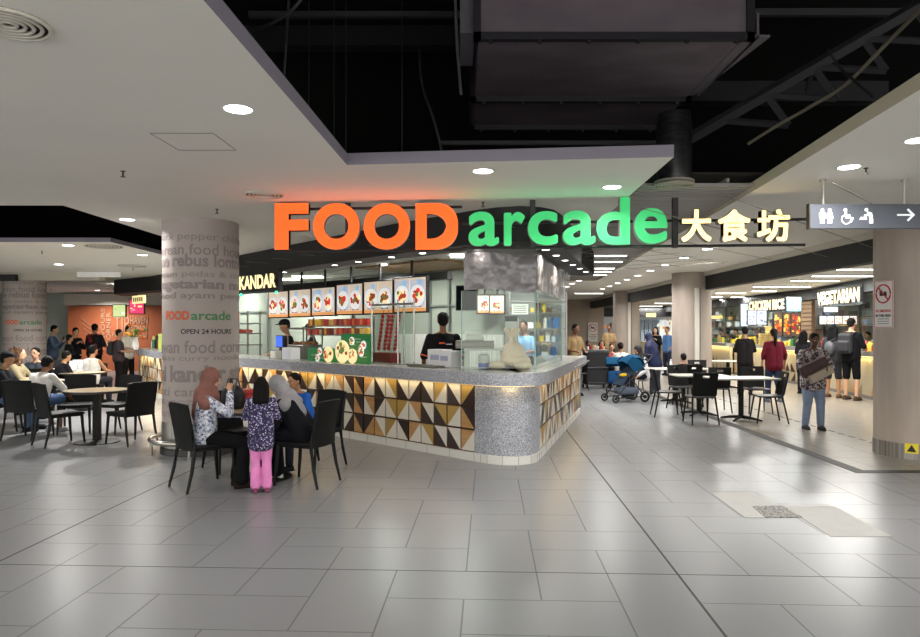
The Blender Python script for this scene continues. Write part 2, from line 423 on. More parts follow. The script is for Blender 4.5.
# ---------------------------------------------------------------- camera, world
cd = bpy.data.cameras.new('camera'); cam = bpy.data.objects.new('camera', cd); COL.objects.link(cam)
cam.location = (0, 0, EYE); cam.rotation_euler = (pi/2, 0, 0)
cd.sensor_width = 36; cd.lens = 36*F/920; cd.shift_y = 10.5/920; cd.clip_end = 200
SC.camera = cam
SC.view_settings.view_transform = 'Standard'; SC.view_settings.look = 'None'; SC.view_settings.gamma = 1
SC.view_settings.exposure = 0.42
w = bpy.data.worlds.new('world'); SC.world = w; w.use_nodes = True
w.node_tree.nodes['Background'].inputs[0].default_value = (*hexc('#ecebe5'), 1); w.node_tree.nodes['Background'].inputs[1].default_value = 2.9

# ---------------------------------------------------------------- floor: herringbone stone tiles, 1:2
def math_node(nt, op, a, b=None, c=None):
    n = nt.nodes.new('ShaderNodeMath'); n.operation = op
    for i, v in enumerate((a, b, c)):
        if v is None: continue
        if isinstance(v, (int, float)): n.inputs[i].default_value = v
        else: nt.links.new(v, n.inputs[i])
    return n.outputs[0]
def floor_mat():
    m = bpy.data.materials.new('grey herringbone floor tile'); m.use_nodes = True; nt = m.node_tree; b = nt.nodes['Principled BSDF']
    Q = lambda op, a, b_=None, c=None: math_node(nt, op, a, b_, c)
    tc = nt.nodes.new('ShaderNodeTexCoord'); sp = nt.nodes.new('ShaderNodeSeparateXYZ'); nt.links.new(tc.outputs['Object'], sp.inputs[0])
    X, Y = sp.outputs[0], sp.outputs[1]; th = radians(2.4); u = .46
    xp = Q('SUBTRACT', Q('MULTIPLY', X, cos(th)), Q('MULTIPLY', Y, sin(th))); yp = Q('ADD', Q('MULTIPLY', X, sin(th)), Q('MULTIPLY', Y, cos(th)))
    gx_ = Q('DIVIDE', Q('SUBTRACT', xp, -.145), u); gy_ = Q('DIVIDE', Q('SUBTRACT', yp, 4.455), u)
    i = Q('FLOOR', gx_); j = Q('FLOOR', gy_); fx = Q('SUBTRACT', gx_, i); fy = Q('SUBTRACT', gy_, j)
    k = Q('FLOORED_MODULO', Q('ADD', Q('ADD', i, j), 2), 4)
    is_ = lambda v: Q('COMPARE', k, v, .1)
    g = .0045/u
    L = Q('MULTIPLY', Q('LESS_THAN', fx, g), Q('SUBTRACT', 1, is_(1))); R_ = Q('MULTIPLY', Q('GREATER_THAN', fx, 1-g), Q('SUBTRACT', 1, is_(0)))
    B_ = Q('MULTIPLY', Q('LESS_THAN', fy, g), Q('SUBTRACT', 1, is_(3))); T_ = Q('MULTIPLY', Q('GREATER_THAN', fy, 1-g), Q('SUBTRACT', 1, is_(2)))
    joint = Q('MAXIMUM', Q('MAXIMUM', L, R_), Q('MAXIMUM', B_, T_))
    ti = Q('SUBTRACT', i, is_(1)); tj = Q('SUBTRACT', j, is_(3))
    cb = nt.nodes.new('ShaderNodeCombineXYZ'); nt.links.new(ti, cb.inputs[0]); nt.links.new(tj, cb.inputs[1])
    wn = nt.nodes.new('ShaderNodeTexWhiteNoise'); wn.noise_dimensions = '3D'; nt.links.new(cb.outputs[0], wn.inputs['Vector'])
    # cloudy streaks, stretched across
    mp = nt.nodes.new('ShaderNodeMapping'); mp.inputs['Scale'].default_value = (1.1, 3.2, 1); nt.links.new(tc.outputs['Object'], mp.inputs[0])
    ad = nt.nodes.new('ShaderNodeVectorMath'); ad.operation = 'MULTIPLY_ADD'; nt.links.new(wn.outputs['Color'], ad.inputs[0]); ad.inputs[1].default_value = (9, 9, 0); nt.links.new(mp.outputs[0], ad.inputs[2])
    n1 = nt.nodes.new('ShaderNodeTexNoise'); n1.inputs['Scale'].default_value = 1.5; n1.inputs['Detail'].default_value = 8; n1.inputs['Roughness'].default_value = 2.9; nt.links.new(ad.outputs[0], n1.inputs['Vector'])
    val = Q('ADD', Q('MULTIPLY', wn.outputs['Value'], .05), Q('MULTIPLY', Q('SUBTRACT', n1.outputs['Fac'], .5), .24))
    val = Q('ADD', val, .97)
    # warm polished floor inside the right hand hall (beyond the dark strip)
    far = Q('MULTIPLY', Q('GREATER_THAN', X, 4.55), Q('GREATER_THAN', Y, 7.6))
    mixc = nt.nodes.new('ShaderNodeMix'); mixc.data_type = 'RGBA'; nt.links.new(far, mixc.inputs['Factor'])
    mixc.inputs[6].default_value = (*hexc('#77787a'), 1); mixc.inputs[7].default_value = (*hexc('#7d776f'), 1)
    h = nt.nodes.new('ShaderNodeHueSaturation'); nt.links.new(mixc.outputs[2], h.inputs['Color']); nt.links.new(val, h.inputs['Value'])
    # movement joints: two lines away from camera, one across
    def near(v, c, hw): return Q('LESS_THAN', Q('ABSOLUTE', Q('SUBTRACT', v, c)), hw)
    exj = Q('MAXIMUM', Q('MAXIMUM', near(xp, 1.235, .008), near(xp, -3.365, .008)), near(yp, 4.455, .006))
    allj = Q('MAXIMUM', Q('MULTIPLY', joint, .62), exj)
    mj = nt.nodes.new('ShaderNodeMix'); mj.data_type = 'RGBA'; nt.links.new(allj, mj.inputs['Factor']); nt.links.new(h.outputs[0], mj.inputs[6]); mj.inputs[7].default_value = (*hexc('#3c3b3a'), 1)
    nt.links.new(mj.outputs[2], b.inputs['Base Color'])
    rg = Q('ADD', Q('MULTIPLY', n1.outputs['Fac'], .2), .2); nt.links.new(Q('ADD', rg, Q('MULTIPLY', allj, .4)), b.inputs['Roughness'])
    b.inputs['Specular IOR Level'].default_value = .32
    return m
bm = new(); prism(bm, [(-20, -5), (14, -5), (14, 36), (-20, 36)], -.1, 0)
struct('floor', bm, floor_mat())
# dark strips let into the floor
dk = mat('dark threshold stone', '#262321', .6, var=.1)
bm = new(); prism(bm, [(4.40, 7.50), (7.6, 7.50), (7.6, 7.64), (4.56, 7.64), (4.64, 12), (4.48, 12)], 0, .003); prism(bm, [(4.48, 12), (4.64, 12), (5.34, 30), (5.15, 30)], 0, .003)
struct('trim_1', bm, dk)
bm = new()
for q in range(34):
    y = 8.9+q*.28; bx(bm, 5.78+.02*(y-8.6), y, .002, .035, .15, .004)
struct('trim_2', bm, mat('black floor track', '#2a2826', .6))

# ---------------------------------------------------------------- ceilings
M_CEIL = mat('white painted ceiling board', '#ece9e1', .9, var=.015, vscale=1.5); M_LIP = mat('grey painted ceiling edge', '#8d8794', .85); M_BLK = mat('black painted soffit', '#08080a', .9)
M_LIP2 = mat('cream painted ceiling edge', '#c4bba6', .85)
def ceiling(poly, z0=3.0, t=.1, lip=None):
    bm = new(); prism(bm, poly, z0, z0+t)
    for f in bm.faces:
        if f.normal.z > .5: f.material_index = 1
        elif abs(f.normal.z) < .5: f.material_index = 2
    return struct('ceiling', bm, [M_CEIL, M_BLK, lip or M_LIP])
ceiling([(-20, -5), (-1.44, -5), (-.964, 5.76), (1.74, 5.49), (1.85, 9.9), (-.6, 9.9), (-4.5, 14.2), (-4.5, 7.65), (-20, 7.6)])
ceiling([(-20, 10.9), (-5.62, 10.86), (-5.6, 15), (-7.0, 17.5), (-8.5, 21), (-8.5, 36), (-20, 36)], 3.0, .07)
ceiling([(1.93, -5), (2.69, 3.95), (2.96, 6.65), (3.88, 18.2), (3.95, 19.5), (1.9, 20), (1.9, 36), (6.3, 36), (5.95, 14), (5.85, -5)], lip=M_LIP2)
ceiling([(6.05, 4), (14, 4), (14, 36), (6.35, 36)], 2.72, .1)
# louvred ceiling of thin grey slats
bm = new()
for q in range(130):
    y = 6.85+q*.1
    xe = 2.96+(y-6.65)*.0797
    bx(bm, (1.85+xe)/2, y, 3.06, xe-1.85, .05, .03)
for xx in (2.1, 2.7): bx(bm, xx, 13.3, 3.1, .03, 13, .04)
struct('ceiling_louvre', bm, mat('grey metal louvre', '#a19d98', .6))
bm = new(); bx(bm, 2.9, 13.3, 3.17, 2.3, 13, .02); struct('ceiling_louvre_backing', bm, mat('louvre backing', '#34302e', .9))
# black plenum above
bm = new()
bx(bm, -3, 15, 5.65, 34, 42, .1); bx(bm, -3, 22, 4.4, 34, .1, 2.5); bx(bm, -19.9, 15, 4.4, .1, 42, 2.5); bx(bm, 13.9, 15, 4.4, .1, 42, 2.5); bx(bm, -3, -5, 4.4, 34, .1, 2.7)
struct('ceiling_void', bm, mat('black painted plenum', '#050507', .95))
# beams, rails and pipes in the void
g1 = mat('dark steel in void', '#37363a', .7); g2 = mat('dark grey cable tray', '#4a494e', .7)
def prop(nm, label, cat, build, m, group=None, smooth=False):
    bm = new(); build(bm); return tag(obj(nm, bm, m, smooth=smooth), label, cat, group)
prop('steel_beam', 'dark steel beam crossing the black ceiling void, behind the upper thin rail', 'beam', lambda b: bx(b, -.4, 8.6, 5.3, 5.6, .2, .25), g1)
prop('steel_rail', 'thin grey rail at the top of the black void, left of the big duct', 'rail', lambda b: bx(b, -1.1, 7.2, 4.95, 2.3, .06, .06), g2)
prop('steel_rail', 'dark flat rail just behind the front ceiling edge, below the big duct', 'rail', lambda b: bx(b, 1.2, 8.35, 3.9, 2.9, .05, .05), g2)
prop('steel_rail', 'dark rail crossing the void above the white hose on the right', 'rail', lambda b: bx(b, 4.2, 7.9, 5.3, 3.0, .07, .08), g2)
prop('steel_beam', 'dark beam crossing the void at right, behind the diagonal truss', 'beam', lambda b: bx(b, 3.8, 8.6, 4.6, 3.2, .2, .25), g1)
def truss(b):
    n1, n2 = Vector((2.55, 7.9, 3.75)), Vector((5.2, 6.9, 5.2))
    a = [n1.lerp(n2, q/6) for q in range(7)]
    tube(b, [n1, n2], .07, 4); lo = [p+Vector((.25, 0, -.35)) for p in a]
    for q in range(2, 6): tube(b, [a[q], lo[q]], .045, 4); tube(b, [lo[q], a[q-1]], .04, 4)
    tube(b, [a[2], (3.9, 7.6, 4.25)], .025, 6); tube(b, [a[3], (3.9, 7.6, 4.25)], .03, 6)
prop('steel_truss', 'dark diagonal steel truss in the ceiling void right of the big duct', 'truss', truss, g2)
def pts(*a): return [Vector((gx(px, d), d, zat(py, d))) for px, py, d in a]
def smoothp(P, n=6):
    out = []
    for i in range(len(P)-1):
        p0 = P[max(0, i-1)]; p1 = P[i]; p2 = P[i+1]; p3 = P[min(len(P)-1, i+2)]
        for k in range(n):
            t = k/n; out.append(.5*((2*p1)+(p2-p0)*t+(2*p0-5*p1+4*p2-p3)*t*t+(3*p1-3*p2+p3-p0)*t**3))
    return out+[P[-1]]
prop('hose', 'pale cream flexible conduit sagging across the black void at top right', 'conduit',
     lambda b: tube(b, smoothp(pts((748, 144, 7.2), (775, 127, 7.0), (810, 107, 6.7), (845, 85, 6.4), (890, 40, 6.0), (925, 5, 5.6))), .018, 8), mat('cream conduit', '#8f8874', .6), smooth=True)
cabm = mat('grey hanging cable', '#3a393d', .6)
for lab, pp in (('thick grey cable curving into the void at its top left corner', ((305, -6, 5.2), (290, 12, 5.2), (268, 25, 5.3), (245, 33, 5.5))),
                ('grey cable hanging in an S beside the big duct', ((419, 50, 6.8), (422, 85, 6.6), (433, 118, 6.4), (442, 152, 6.3))),
                ('thin vertical cable near the left edge of the void', ((289, -5, 6.2), (286, 40, 6.2), (284, 76, 6.2))),
                ('white cable hanging down the left side of the big duct', ((455, -6, 5.2), (457, 45, 5.3), (461, 95, 5.4))),
                ('short pale cable hooked between truss and right soffit', ((828, 50, 6.5), (842, 70, 6.4), (856, 82, 6.2), (873, 97, 6.0)))):
    prop('cable', lab, 'cable', lambda b: tube(b, smoothp(pts(*pp)), .013, 6), cabm, 'cables in the ceiling void', True)
# ceiling hanger wires
for lab, px in (('thin hanger wire furthest left in the void behind the ceiling edge', 309), ('thin hanger wire in the void behind the ceiling edge, second from left', 334), ('thin hanger wire in the void above the F of the sign', 346), ('thin hanger wire in the void above the letter D', 402)):
    prop('hanger_wire', lab, 'wire', lambda b: cyl(b, (gx(px, 7), 7, 3.1), (gx(px, 7), 7, 5.0), .006, seg=6), cabm, 'hanger wires')

# big rectangular duct
dm = ramp_noise('dusty grey duct sheet', '#6d626b', '#80757c', (1.5, 3, 3), .65); ds = mat('dark duct flange', '#26232b', .6); dl = mat('pale duct side panel', '#77717a', .6)
t = thing('air_duct', 'huge grey rectangular air duct hanging in the black ceiling void', 'duct', (1.25, 5.5, 4.0))
bm = new(); bx(bm, 0, 1.25, .55, 2.2, 2.5, 1.1, bev=.01); obj('duct_body', bm, dm, t)
bm = new(); bx(bm, 0, -.62, .95, 2.2, 1.2, 1.1, rx=.0, bev=.01); obj('duct_riser', bm, dm, t)
for y in (0.0, 1.5, 2.48):
    bm = new(); bx(bm, 0, y, -.02, 2.28, .06, .06)
    for q in range(6): bx(bm, -1+q*.4, y, -.055, .03, .03, .03)
    bx(bm, -1.11, y, .5, .06, .06, 1.1); bx(bm, 1.11, y, .5, .06, .06, 1.1); obj('flange', bm, ds, t)
bm = new(); prism(bm, [(1.10, .05), (1.30, .05), (1.16, 1.45), (1.10, 1.45)], 0, .02); bx(bm, 1.2, .75, .1, .02, 1.4, .2); obj('side_panel', bm, dl, t)
bm = new(); bx(bm, -1.19, .45, .28, .12, .7, .45); obj('side_panel', bm, dl, t)
# round diffuser on flexible duct
t = thing('ceiling_diffuser', 'round black duct drop ending in a round ceiling diffuser right of the big sign letters', 'diffuser', (2.13, 6.72, 3.04))
bm = new(); [tube(bm, [(r_*cos(2*pi*k/32), r_*sin(2*pi*k/32), -.01) for k in range(32)], .011, 6, closed=True) for r_ in (.19, .155, .12, .085, .05)]; lathe(bm, [(.001, .012), (.195, .012), (.195, .03), (.001, .03)], 24); obj('grille', bm, mat('off white diffuser', '#a19c90', .5), t, True)
bm = new(); lathe(bm, [(.15, .02), (.17, .12), (.175, .5), (.16, .7)], 24); obj('flexible_duct', bm, ramp_noise('black foil duct', '#0c0c0e', '#2a2a2e', (9, 9, 30), .35), t, True)
def round_vent(label, x, y, r, z=3.0):
    t = thing('air_vent', label, 'air vent', (x, y, z), group='round ceiling vents')
    bm = new()
    for q in range(5):
        rr = r*(1-q*.19)
        tube(bm, [((rr-.01)*cos(2*pi*k/32), (rr-.01)*sin(2*pi*k/32), -.010) for k in range(32)], .0095, 6, closed=True)
    obj('ring', bm, mat('vent rings', '#c9c4b8', .6), t, True)
    bm = new(); lathe(bm, [(.001, -.003), (r*.97, -.003), (r*.97, -.0005), (.001, -.0005)], 28); obj('recess', bm, mat('vent dark', '#1a1816', .9), t)
round_vent('large round ceiling vent in the top left corner', -2.06, 3.08, .175)
round_vent('round ceiling vent above the left column, beside the orange F', -2.03, 7.0, .2)
round_vent('round ceiling vent in the far left soffit', *ceil(104, 246), .3)
round_vent('small round ceiling vent by the far left bulkhead', *ceil(132, 265.5), .3)

# sprinklers
def sprinkler(label, x, y, z=3.0):
    t = tag(obj('sprinkler', (lambda b: (cyl(b, (0, 0, 0), (0, 0, -.045), .008, seg=8), lathe(b, [(.02, -.0), (.02, -.006)], 12), lathe(b, [(.022, -.05), (.022, -.054)], 12), b)[-1])(new()), mat('sprinkler metal', '#4a4640', .4, .6), loc=(x, y, z)), label, 'sprinkler', 'ceiling sprinklers')
for lab, px, py in (('ceiling sprinkler above the left column near the access panel', 123, 171), ('ceiling sprinkler right above the top of the left column', 217, 209), ('ceiling sprinkler at the far left between two downlights', 42, 251),
                    ('ceiling sprinkler at far left beyond the round vent', 133, 268), ('tiny ceiling sprinkler over the far left column', 51, 289), ('ceiling sprinkler next to the right downlight over the restroom sign', 866, 168), ('sprinkler above the first green letter a', 483, 202)):
    sprinkler(lab, *ceil(px, py))
# access panel
bm = new(); c = [ceil(150, 133), ceil(213, 133), ceil(236, 150), ceil(179, 150)]
for a, b_ in zip(c, c[1:]+c[:1]): tube(bm, [(*a, 2.9985), (*b_, 2.9985)], .0025, 4)
tag(obj('access_panel', bm, mat('panel gap', '#6f6a60', .8)), 'thin outline of a square access panel in the left ceiling', 'access panel')

# ---------------------------------------------------------------- downlights
M_LAMP = mat('lamp glow', '#fbfbff', .4, emit=9); M_RING = mat('downlight rim', '#c9c6c0', .5)
def downlight(label, x, y, z=3.0, r=.085, power=26, col=(1, .97, .93), group='ceiling downlights', lamp=True):
    t = thing('downlight', label, 'downlight', (x, y, z), group=group)
    bm = new(); lathe(bm, [(r, -.001), (r*1.15, -.006), (r*1.18, -.001)], 20); obj('rim', bm, M_RING, t)
    bm = new(); lathe(bm, [(.001, -.004), (r, -.004), (r, -.002), (.001, -.002)], 20); obj('diffuser', bm, M_LAMP, t)
    if lamp: light_area('downlight_lamp', (0, 0, -.02), r*2, power*.72, col, parent=t, spread=2.6)
for lab, px, py in (('bright ceiling downlight nearest on the left, above the open void edge', 238, 109), ('ceiling downlight between the big duct and the letter D', 483, 171), ('ceiling downlight above the green d', 612, 187),
                    ('ceiling downlight left of the left column, by the black void', 127.3, 219.5), ('far left soffit downlight at its front edge', 68.3, 245.2), ('far left soffit downlight near its right edge', 142.6, 254.8), ('far left soffit downlight behind the front one', 58.6, 264.3),
                    ('small far downlight beside the black stall fascia at left', 122.6, 284.2), ('small far downlight at left beyond the bulkhead', 97.4, 290.4), ('tiny far downlight right of the far column', 59.7, 300), ('bright downlight above the restroom sign', 849, 167)):
    x, y = ceil(px, py); downlight(lab, x, y, power=30 if y < 10 else 125)
rx, ry = ceil(707.3, 249); ex, ey = ceil(602.6, 288.8)
words9 = ['nearest', 'second', 'third', 'fourth', 'fifth', 'sixth', 'seventh', 'eighth', 'ninth and farthest']
for q in range(9):
    s = q/8; downlight('%s downlight of the long row in the right ceiling' % words9[q], rx+(ex-rx)*s, ry+(ey-ry)*s, power=42, lamp=True)
for lab, px, py in (('downlight of the far ceiling, right of the far stall corner', 579, 280.6), ('small downlight of the far ceiling, middle of three in a row', 572, 283.6), ('smallest downlight of the far ceiling, beside the glass hood', 567, 286.6), ('pair downlight just beyond the black fascia end', 622, 296.5)):
    x, y = ceil(px, py); downlight(lab, x, y, lamp=False)
# downlights of this soffit that lie just outside the picture (overhead and to the sides)
for x, y in ((-2.3, 1.2), (-4.9, 3.8), (-7.6, 4), (-7.6, 6.4), (3.7, 2.2), (3.6, -1.5), (-2.5, -2), (3.4, 5.0), (4.9, 4.2)):
    downlight('ceiling downlight outside the picture', x, y, power=34)
# linear lights
M_TUBE = mat('linear lamp glow', '#fbfaf2', .4, emit=7)
def linear(label, x0, x1, y, z, power=20, wdt=.07):
    t = thing('linear_light', label, 'linear light', ((x0+x1)/2, y, z), group='linear ceiling lights')
    bm = new(); bx(bm, 0, 0, .0, x1-x0+.03, wdt+.03, .03); obj('housing', bm, M_RING, t)
    bm = new(); bx(bm, 0, 0, -.02, x1-x0, wdt, .012); obj('diffuser', bm, M_TUBE, t)
    if power: light_area('linear_lamp', (0, 0, -.04), x1-x0, power, (1, .98, .93), size_y=wdt, parent=t)
nm = ['nearest', 'second', 'third', 'fourth', 'fifth']
for q, (a, b_, py) in enumerate(((595, 626, 256.5), (595, 622, 262.5), (595, 614, 269), (595, 611, 272.5), (594, 606, 275.5))):
    d = 1.4*F/(HY-py); linear('%s linear light in the grey louvred ceiling' % nm[q], gx(a, d), gx(b_, d), d, 3.03, 14 if q < 3 else 0)
d = 1.38*F/(HY-293); linear('far linear light under the ceiling near the taupe wall', gx(575, d), gx(603, d), d, 2.98, 25)

# ---------------------------------------------------------------- walls
M_TAUPE = mat('taupe painted wall', '#a89a8e', .8, var=.03, vscale=2); M_SAGE = mat('pale sage wall', '#a3a99d', .7, var=.03); M_OR = mat('burnt orange wall', '#a85c38', .8, var=.06, vscale=3)
bm = new(); bx(bm, -3, 36, 1.5, 34, .1, 3.1); struct('wall_back', bm, M_TAUPE)
bm = new(); bx(bm, 5.85, 32, 1.5, 1.9, .15, 3.0); struct('wall_partition', bm, M_TAUPE)
bm = new(); bx(bm, 13.9, 20, 1.5, .1, 32, 3.0); struct('wall_right', bm, M_TAUPE)
bm = new(); bx(bm, -19.9, 22, 1.5, .1, 28, 3.0); struct('wall_left', bm, M_SAGE)
bm = new(); bx(bm, -17.5, 26.3, 1.5, 5.2, .1, 3.0); struct('wall_rear_pale', bm, M_SAGE)
bm = new(); bx(bm, -12.9, 25.8, 1.24, 4.1, .12, 2.48); struct('wall_rear', bm, M_OR)
bm = new(); bx(bm, -12.9, 25.8, 2.72, 4.3, .3, .42); struct('trim_3', bm, mat('pale fascia over orange wall', '#b8b1a4', .8))
bm = new(); bx(bm, -13.2, 16.8, 2.9, 8.6, .25, .2); struct('trim_4', bm, mat('light bulkhead', '#b8b1a4', .8))
bm = new(); bx(bm, -15.2, 16.6, 2.86, 8.6, .1, .16); struct('trim_5', bm, mat('dark bulkhead', '#262423', .8))
t = thing('lit_ceiling_panel', 'bright white rectangular bulkhead panel on the far left ceiling', 'ceiling panel', (0, 0, 0)); d = 16.6
bm = new(); bx(bm, gx(100, d), d-.05, zat(271.5, d), 1.05, .06, .28); obj('panel', bm, mat('white bulkhead panel', '#f6f6f4', .5), t)
# lettering on the orange wall
M_OL = mat('faded cream wall lettering', '#b98c6c', .8)
t = thing('wall_lettering', 'pale words painted on the burnt orange wall at far left', 'wall lettering', (0, 25.72, 0)); d = 25.7
def OW(s, x0, x1, y0, y1, off=.02): text('letters', s, [M_OL, M_OL], gx(x0, d), gx(x1, d), zat(y1, d), zat(y0, d), 0, .01, off, t)
OW('TIP', 114, 129, 316.5, 331, .0); OW('HAVEN', 130, 147.5, 316.5, 324); OW('TOWN', 130, 147, 325.5, 331.5); OW('FEAST', 112, 128, 332.5, 336.5); OW('KITCHENS', 131, 147, 333, 338)
for s, x0, x1, y0, y1 in (('CORNER', 106, 110.5, 312, 346), ('FLAVOURS', 100.5, 104.5, 308, 350)):
    bmx = text_bm(s, .02); a, b_, c_, e_ = bounds(bmx)
    for v in bmx.verts:
        p = v.co; u_, v_ = (p.x-a)/(b_-a), (p.y-c_)/(e_-c_)
        v.co = Vector((gx(x1, d)-(gx(x1, d)-gx(x0, d))*v_, -.01 if p.z > 0 else 0, zat(y1, d)+(zat(y0, d)-zat(y1, d))*u_))
    obj('letters', bmx, [M_OL, M_OL], t)
bm = new()
for q in range(5):
    P_ = [(gx(80+q*2, d)+.0, 0, zat(318+q*5, d)), (gx(88, d), 0, zat(324+q*4, d)), (gx(98, d), 0, zat(330+q*3, d))]
    tube(bm, smoothp([Vector(p) for p in P_]), .012, 5)
obj('line_drawing', bm, M_OL, t)

# ---------------------------------------------------------------- columns
M_COL = ramp_noise('taupe column finish', '#a09389', '#aa9d92', (8, 8, 1.2), .55); M_STEEL = ramp_noise('brushed stainless sleeve', '#8e8a84', '#b5b1aa', (25, 25, .4), .32, metal=.85)
M_PCOL = mat('mauve grey column wrap', '#a89d98', .6, var=.03, vscale=3)
def column(label, x, y, band=True):
    t = thing('column', label, 'column', (x, y, 0))
    bm = new(); lathe(bm, [(.475, 0), (.475, 3.0)], 48); obj('shaft', bm, M_COL, t, True)
    if band:
        bm = new(); lathe(bm, [(.483, 0), (.483, .19), (.476, .19)], 48); obj('base_band', bm, ramp_noise('ribbed steel base', '#6f6b66', '#a7a39c', (30, 30, .2), .4, metal=.6), t, True)
    return t
c1 = column('round taupe column at the right edge with a no-smoking notice', 5.83, 8.62)
column('round taupe column behind the right hand tables', 5.83, 17.0)
column('far round taupe column behind the parked pushchair', 6.16, 25.0)
# shutter rails beside the far columns
for lab, px, d in (('white shutter rail on the column behind the right tables', 697, 16.45), ('white shutter rail on the far column behind the pushchair', 629.3, 24.5)):
    t = thing('shutter_rail', lab, 'shutter rail', (gx(px, d), d, 0), group='vertical shutter rails')
    bm = new(); bx(bm, 0, 0, 1.3, .1, .08, 2.6, bev=.005); obj('channel', bm, mat('white shutter rail', '#c8c4bb', .5), t)
    bm = new(); bx(bm, .06, .01, 1.3, .03, .06, 2.6); obj('groove', bm, mat('dark groove', '#3a3632', .6), t)
# black beam between columns
bm = new(); prism(bm, [(5.9, 4), (6.1, 4), (6.4, 34), (6.2, 34)], 2.57, 2.93); struct('trim_6', bm, mat('black shutter box', '#151517', .6))
bm = new(); prism(bm, [(5.86, 4), (5.92, 4), (6.2, 34), (6.14, 34)], 2.90, 3.0); struct('trim_7', bm, mat('white beam cap', '#c2bcb1', .7))

def wrap(bm, R):
    """bend upright lettering (x along, z up) round a column whose visible side is -y"""
    a, b_, *_ = bounds(bm)
    x = a
    while x < b_:
        bmesh.ops.bisect_plane(bm, geom=bm.verts[:]+bm.edges[:]+bm.faces[:], plane_co=(x, 0, 0), plane_no=(1, 0, 0)); x += .04
    for v in bm.verts:
        p = v.co; r = R+p.y; th = p.x/R; v.co = Vector((r*sin(th), -r*cos(th), p.z))
def printed_column(label, x, y, face):
    t = thing('printed_column', label, 'column', (x, y, 0), face)
    bm = new(); lathe(bm, [(.475, .42), (.475, 3.0)], 64); obj('shaft', bm, M_PCOL, t, True)
    bm = new(); lathe(bm, [(.482, 0), (.482, .42), (.476, .42)], 64); obj('steel_sleeve', bm, M_STEEL, t, True)
    bm = new(); lathe(bm, [(.50, 0), (.50, .07), (.485, .09)], 64); obj('base_ring', bm, mat('dark base ring', '#2c2a29', .5), t, True)
    bm = new(); n = 48; tube(bm, [(.62*cos(2*pi*k/n), .62*sin(2*pi*k/n), .18) for k in range(n)], .028, 10, closed=True); obj('guard_rail', bm, mat('polished guard rail', '#b9b5ae', .2, .9), t, True)
    for k in range(6):
        a = 2*pi*k/6+.3; bm = new(); cyl(bm, (.62*cos(a), .62*sin(a), 0), (.62*cos(a), .62*sin(a), .18), .02, seg=10); obj('rail_post', bm, _M['polished guard rail'], t, True)
    g_, g3, orr, grn, blk = mat('grey column print', '#887d7b', .6), mat('light grey column print', '#988d8b', .6), mat('orange column print', '#d0623c', .6), mat('green column print', '#44804f', .6), mat('black column print', '#33302f', .6)
    D = 8.45
    rows = [('black pepper chicken', 237, 8, g_, 0, 1.5, .04), ('korean food house', 249, 11, g_, .01, 1.5, .0), ('mee rebus lontong', 262, 14.5, g_, .03, 1.6, .0), ('asam pedas & rice', 274.5, 6.5, g_, .0, 1.3, .0),
            ('vegetarian nasi', 285.5, 10.5, g_, .04, 1.5, .0), ('food ayam penyet', 296, 7, g_, .02, 1.5, .05), ('OPEN 24 HOURS', 331.5, 5, blk, .02, .66, .08),
            ('taiwan food corner', 347, 13, g_, .01, 1.6, .0), ('laksa curry noodles', 359, 6, g_, .0, 1.35, .02), ('nasi kandar stall', 374, 17, g_, .04, 1.7, -.05), ('roti canai drinks', 392, 9, g_, .0, 1.5, .0), ('claypot mee soup', 403, 9, g3, .03, 1.5, .03), ('ikan bakar & soup', 415, 9, g3, .03, 1.5, .0)]
    for s, py, hp, m_, off, wdt, dx in rows:
        zc = zat(py, D); hh = hp*D/F*(1.15 if any(ch in s for ch in 'pgyj') else 1)
        bm = text_bm(s, off); a, b_, c_, e_ = bounds(bm)
        for v in bm.verts:
            p = v.co; v.co = Vector((dx-wdt/2+(p.x-a)/(b_-a)*wdt, .002 if p.z >= 0 else 0, zc-hh/2+(p.y-c_)/(e_-c_)*hh))
        wrap(bm, .476); obj('printed_words', bm, [m_, m_], t)
    for rep in (-1.12, 0, 1.12):
        for s, x0, x1, hh, m_, off in (('FOOD', -.50, -.14, .115, orr, .05), ('arcade', -.12, .40, .115, grn, .02)):
            if abs(rep) > 1 and s == 'arcade': continue
            bm = text_bm(s, off); a, b_, c_, e_ = bounds(bm); zb = zat(320, D)
            for v in bm.verts:
                p = v.co; v.co = Vector((rep+x0+(p.x-a)/(b_-a)*(x1-x0), .002 if p.z >= 0 else 0, zb+(p.y-c_)/(e_-c_)*hh))
            wrap(bm, .476); obj('printed_words', bm, [m_, m_], t)
    return t
pc = printed_column('mauve column printed with grey dish names beside the seated family', -3.42, 8.92, radians(21))
dup(pc, (-11.15, 17.3), radians(33), 'far mauve printed column at the left edge behind the seated diners')

# ================================================================ the corner stall
LP = [(-8.5, 18.0), (-7.0, 15.65), (-5.4, 13.75), (-3.9, 12.06), (-1.9, 10.15), (.18, 8.17)]
ARC = [(.33, 8.035), (.5, 7.945), (.68, 7.93), (.83, 8.01), (.92, 8.14), (.99, 8.36)]
RP = [(.99, 8.36), (2.28, 12.86)]
PATH = LP+ARC+RP[1:]
def CP(px, s=0):
    """point over the left counter seen at photo column px, s metres behind its front face"""
    d = (8.34+s/.723)/(1+.955*(px-CX)/F); return (gx(px, d), d)
LA = atan2(-.69, .723)              # heading of the long front (left to right)
RA = atan2(4.5, 1.29)-pi            # along the right hand front, near to far, for things facing out
t = thing('food_stall_counter', 'long angular food stall counter with triangle tiles and grey terrazzo corner', 'counter', (0, 0, 0))
M_TERR = spots('grey blue terrazzo', '#8a8c94', ['#606269', '#b3b5bc', '#777982', '#cacbd0'], 200, .35, .75)
M_BRONZE = mat('bronze tile frame', '#4a3220', .45, .3)
bm = new(); strip(bm, LP, .02, .12, .10, .93, 0); strip(bm, RP, .02, .12, .10, .93, 0); obj('frame_panel', bm, M_BRONZE, t)
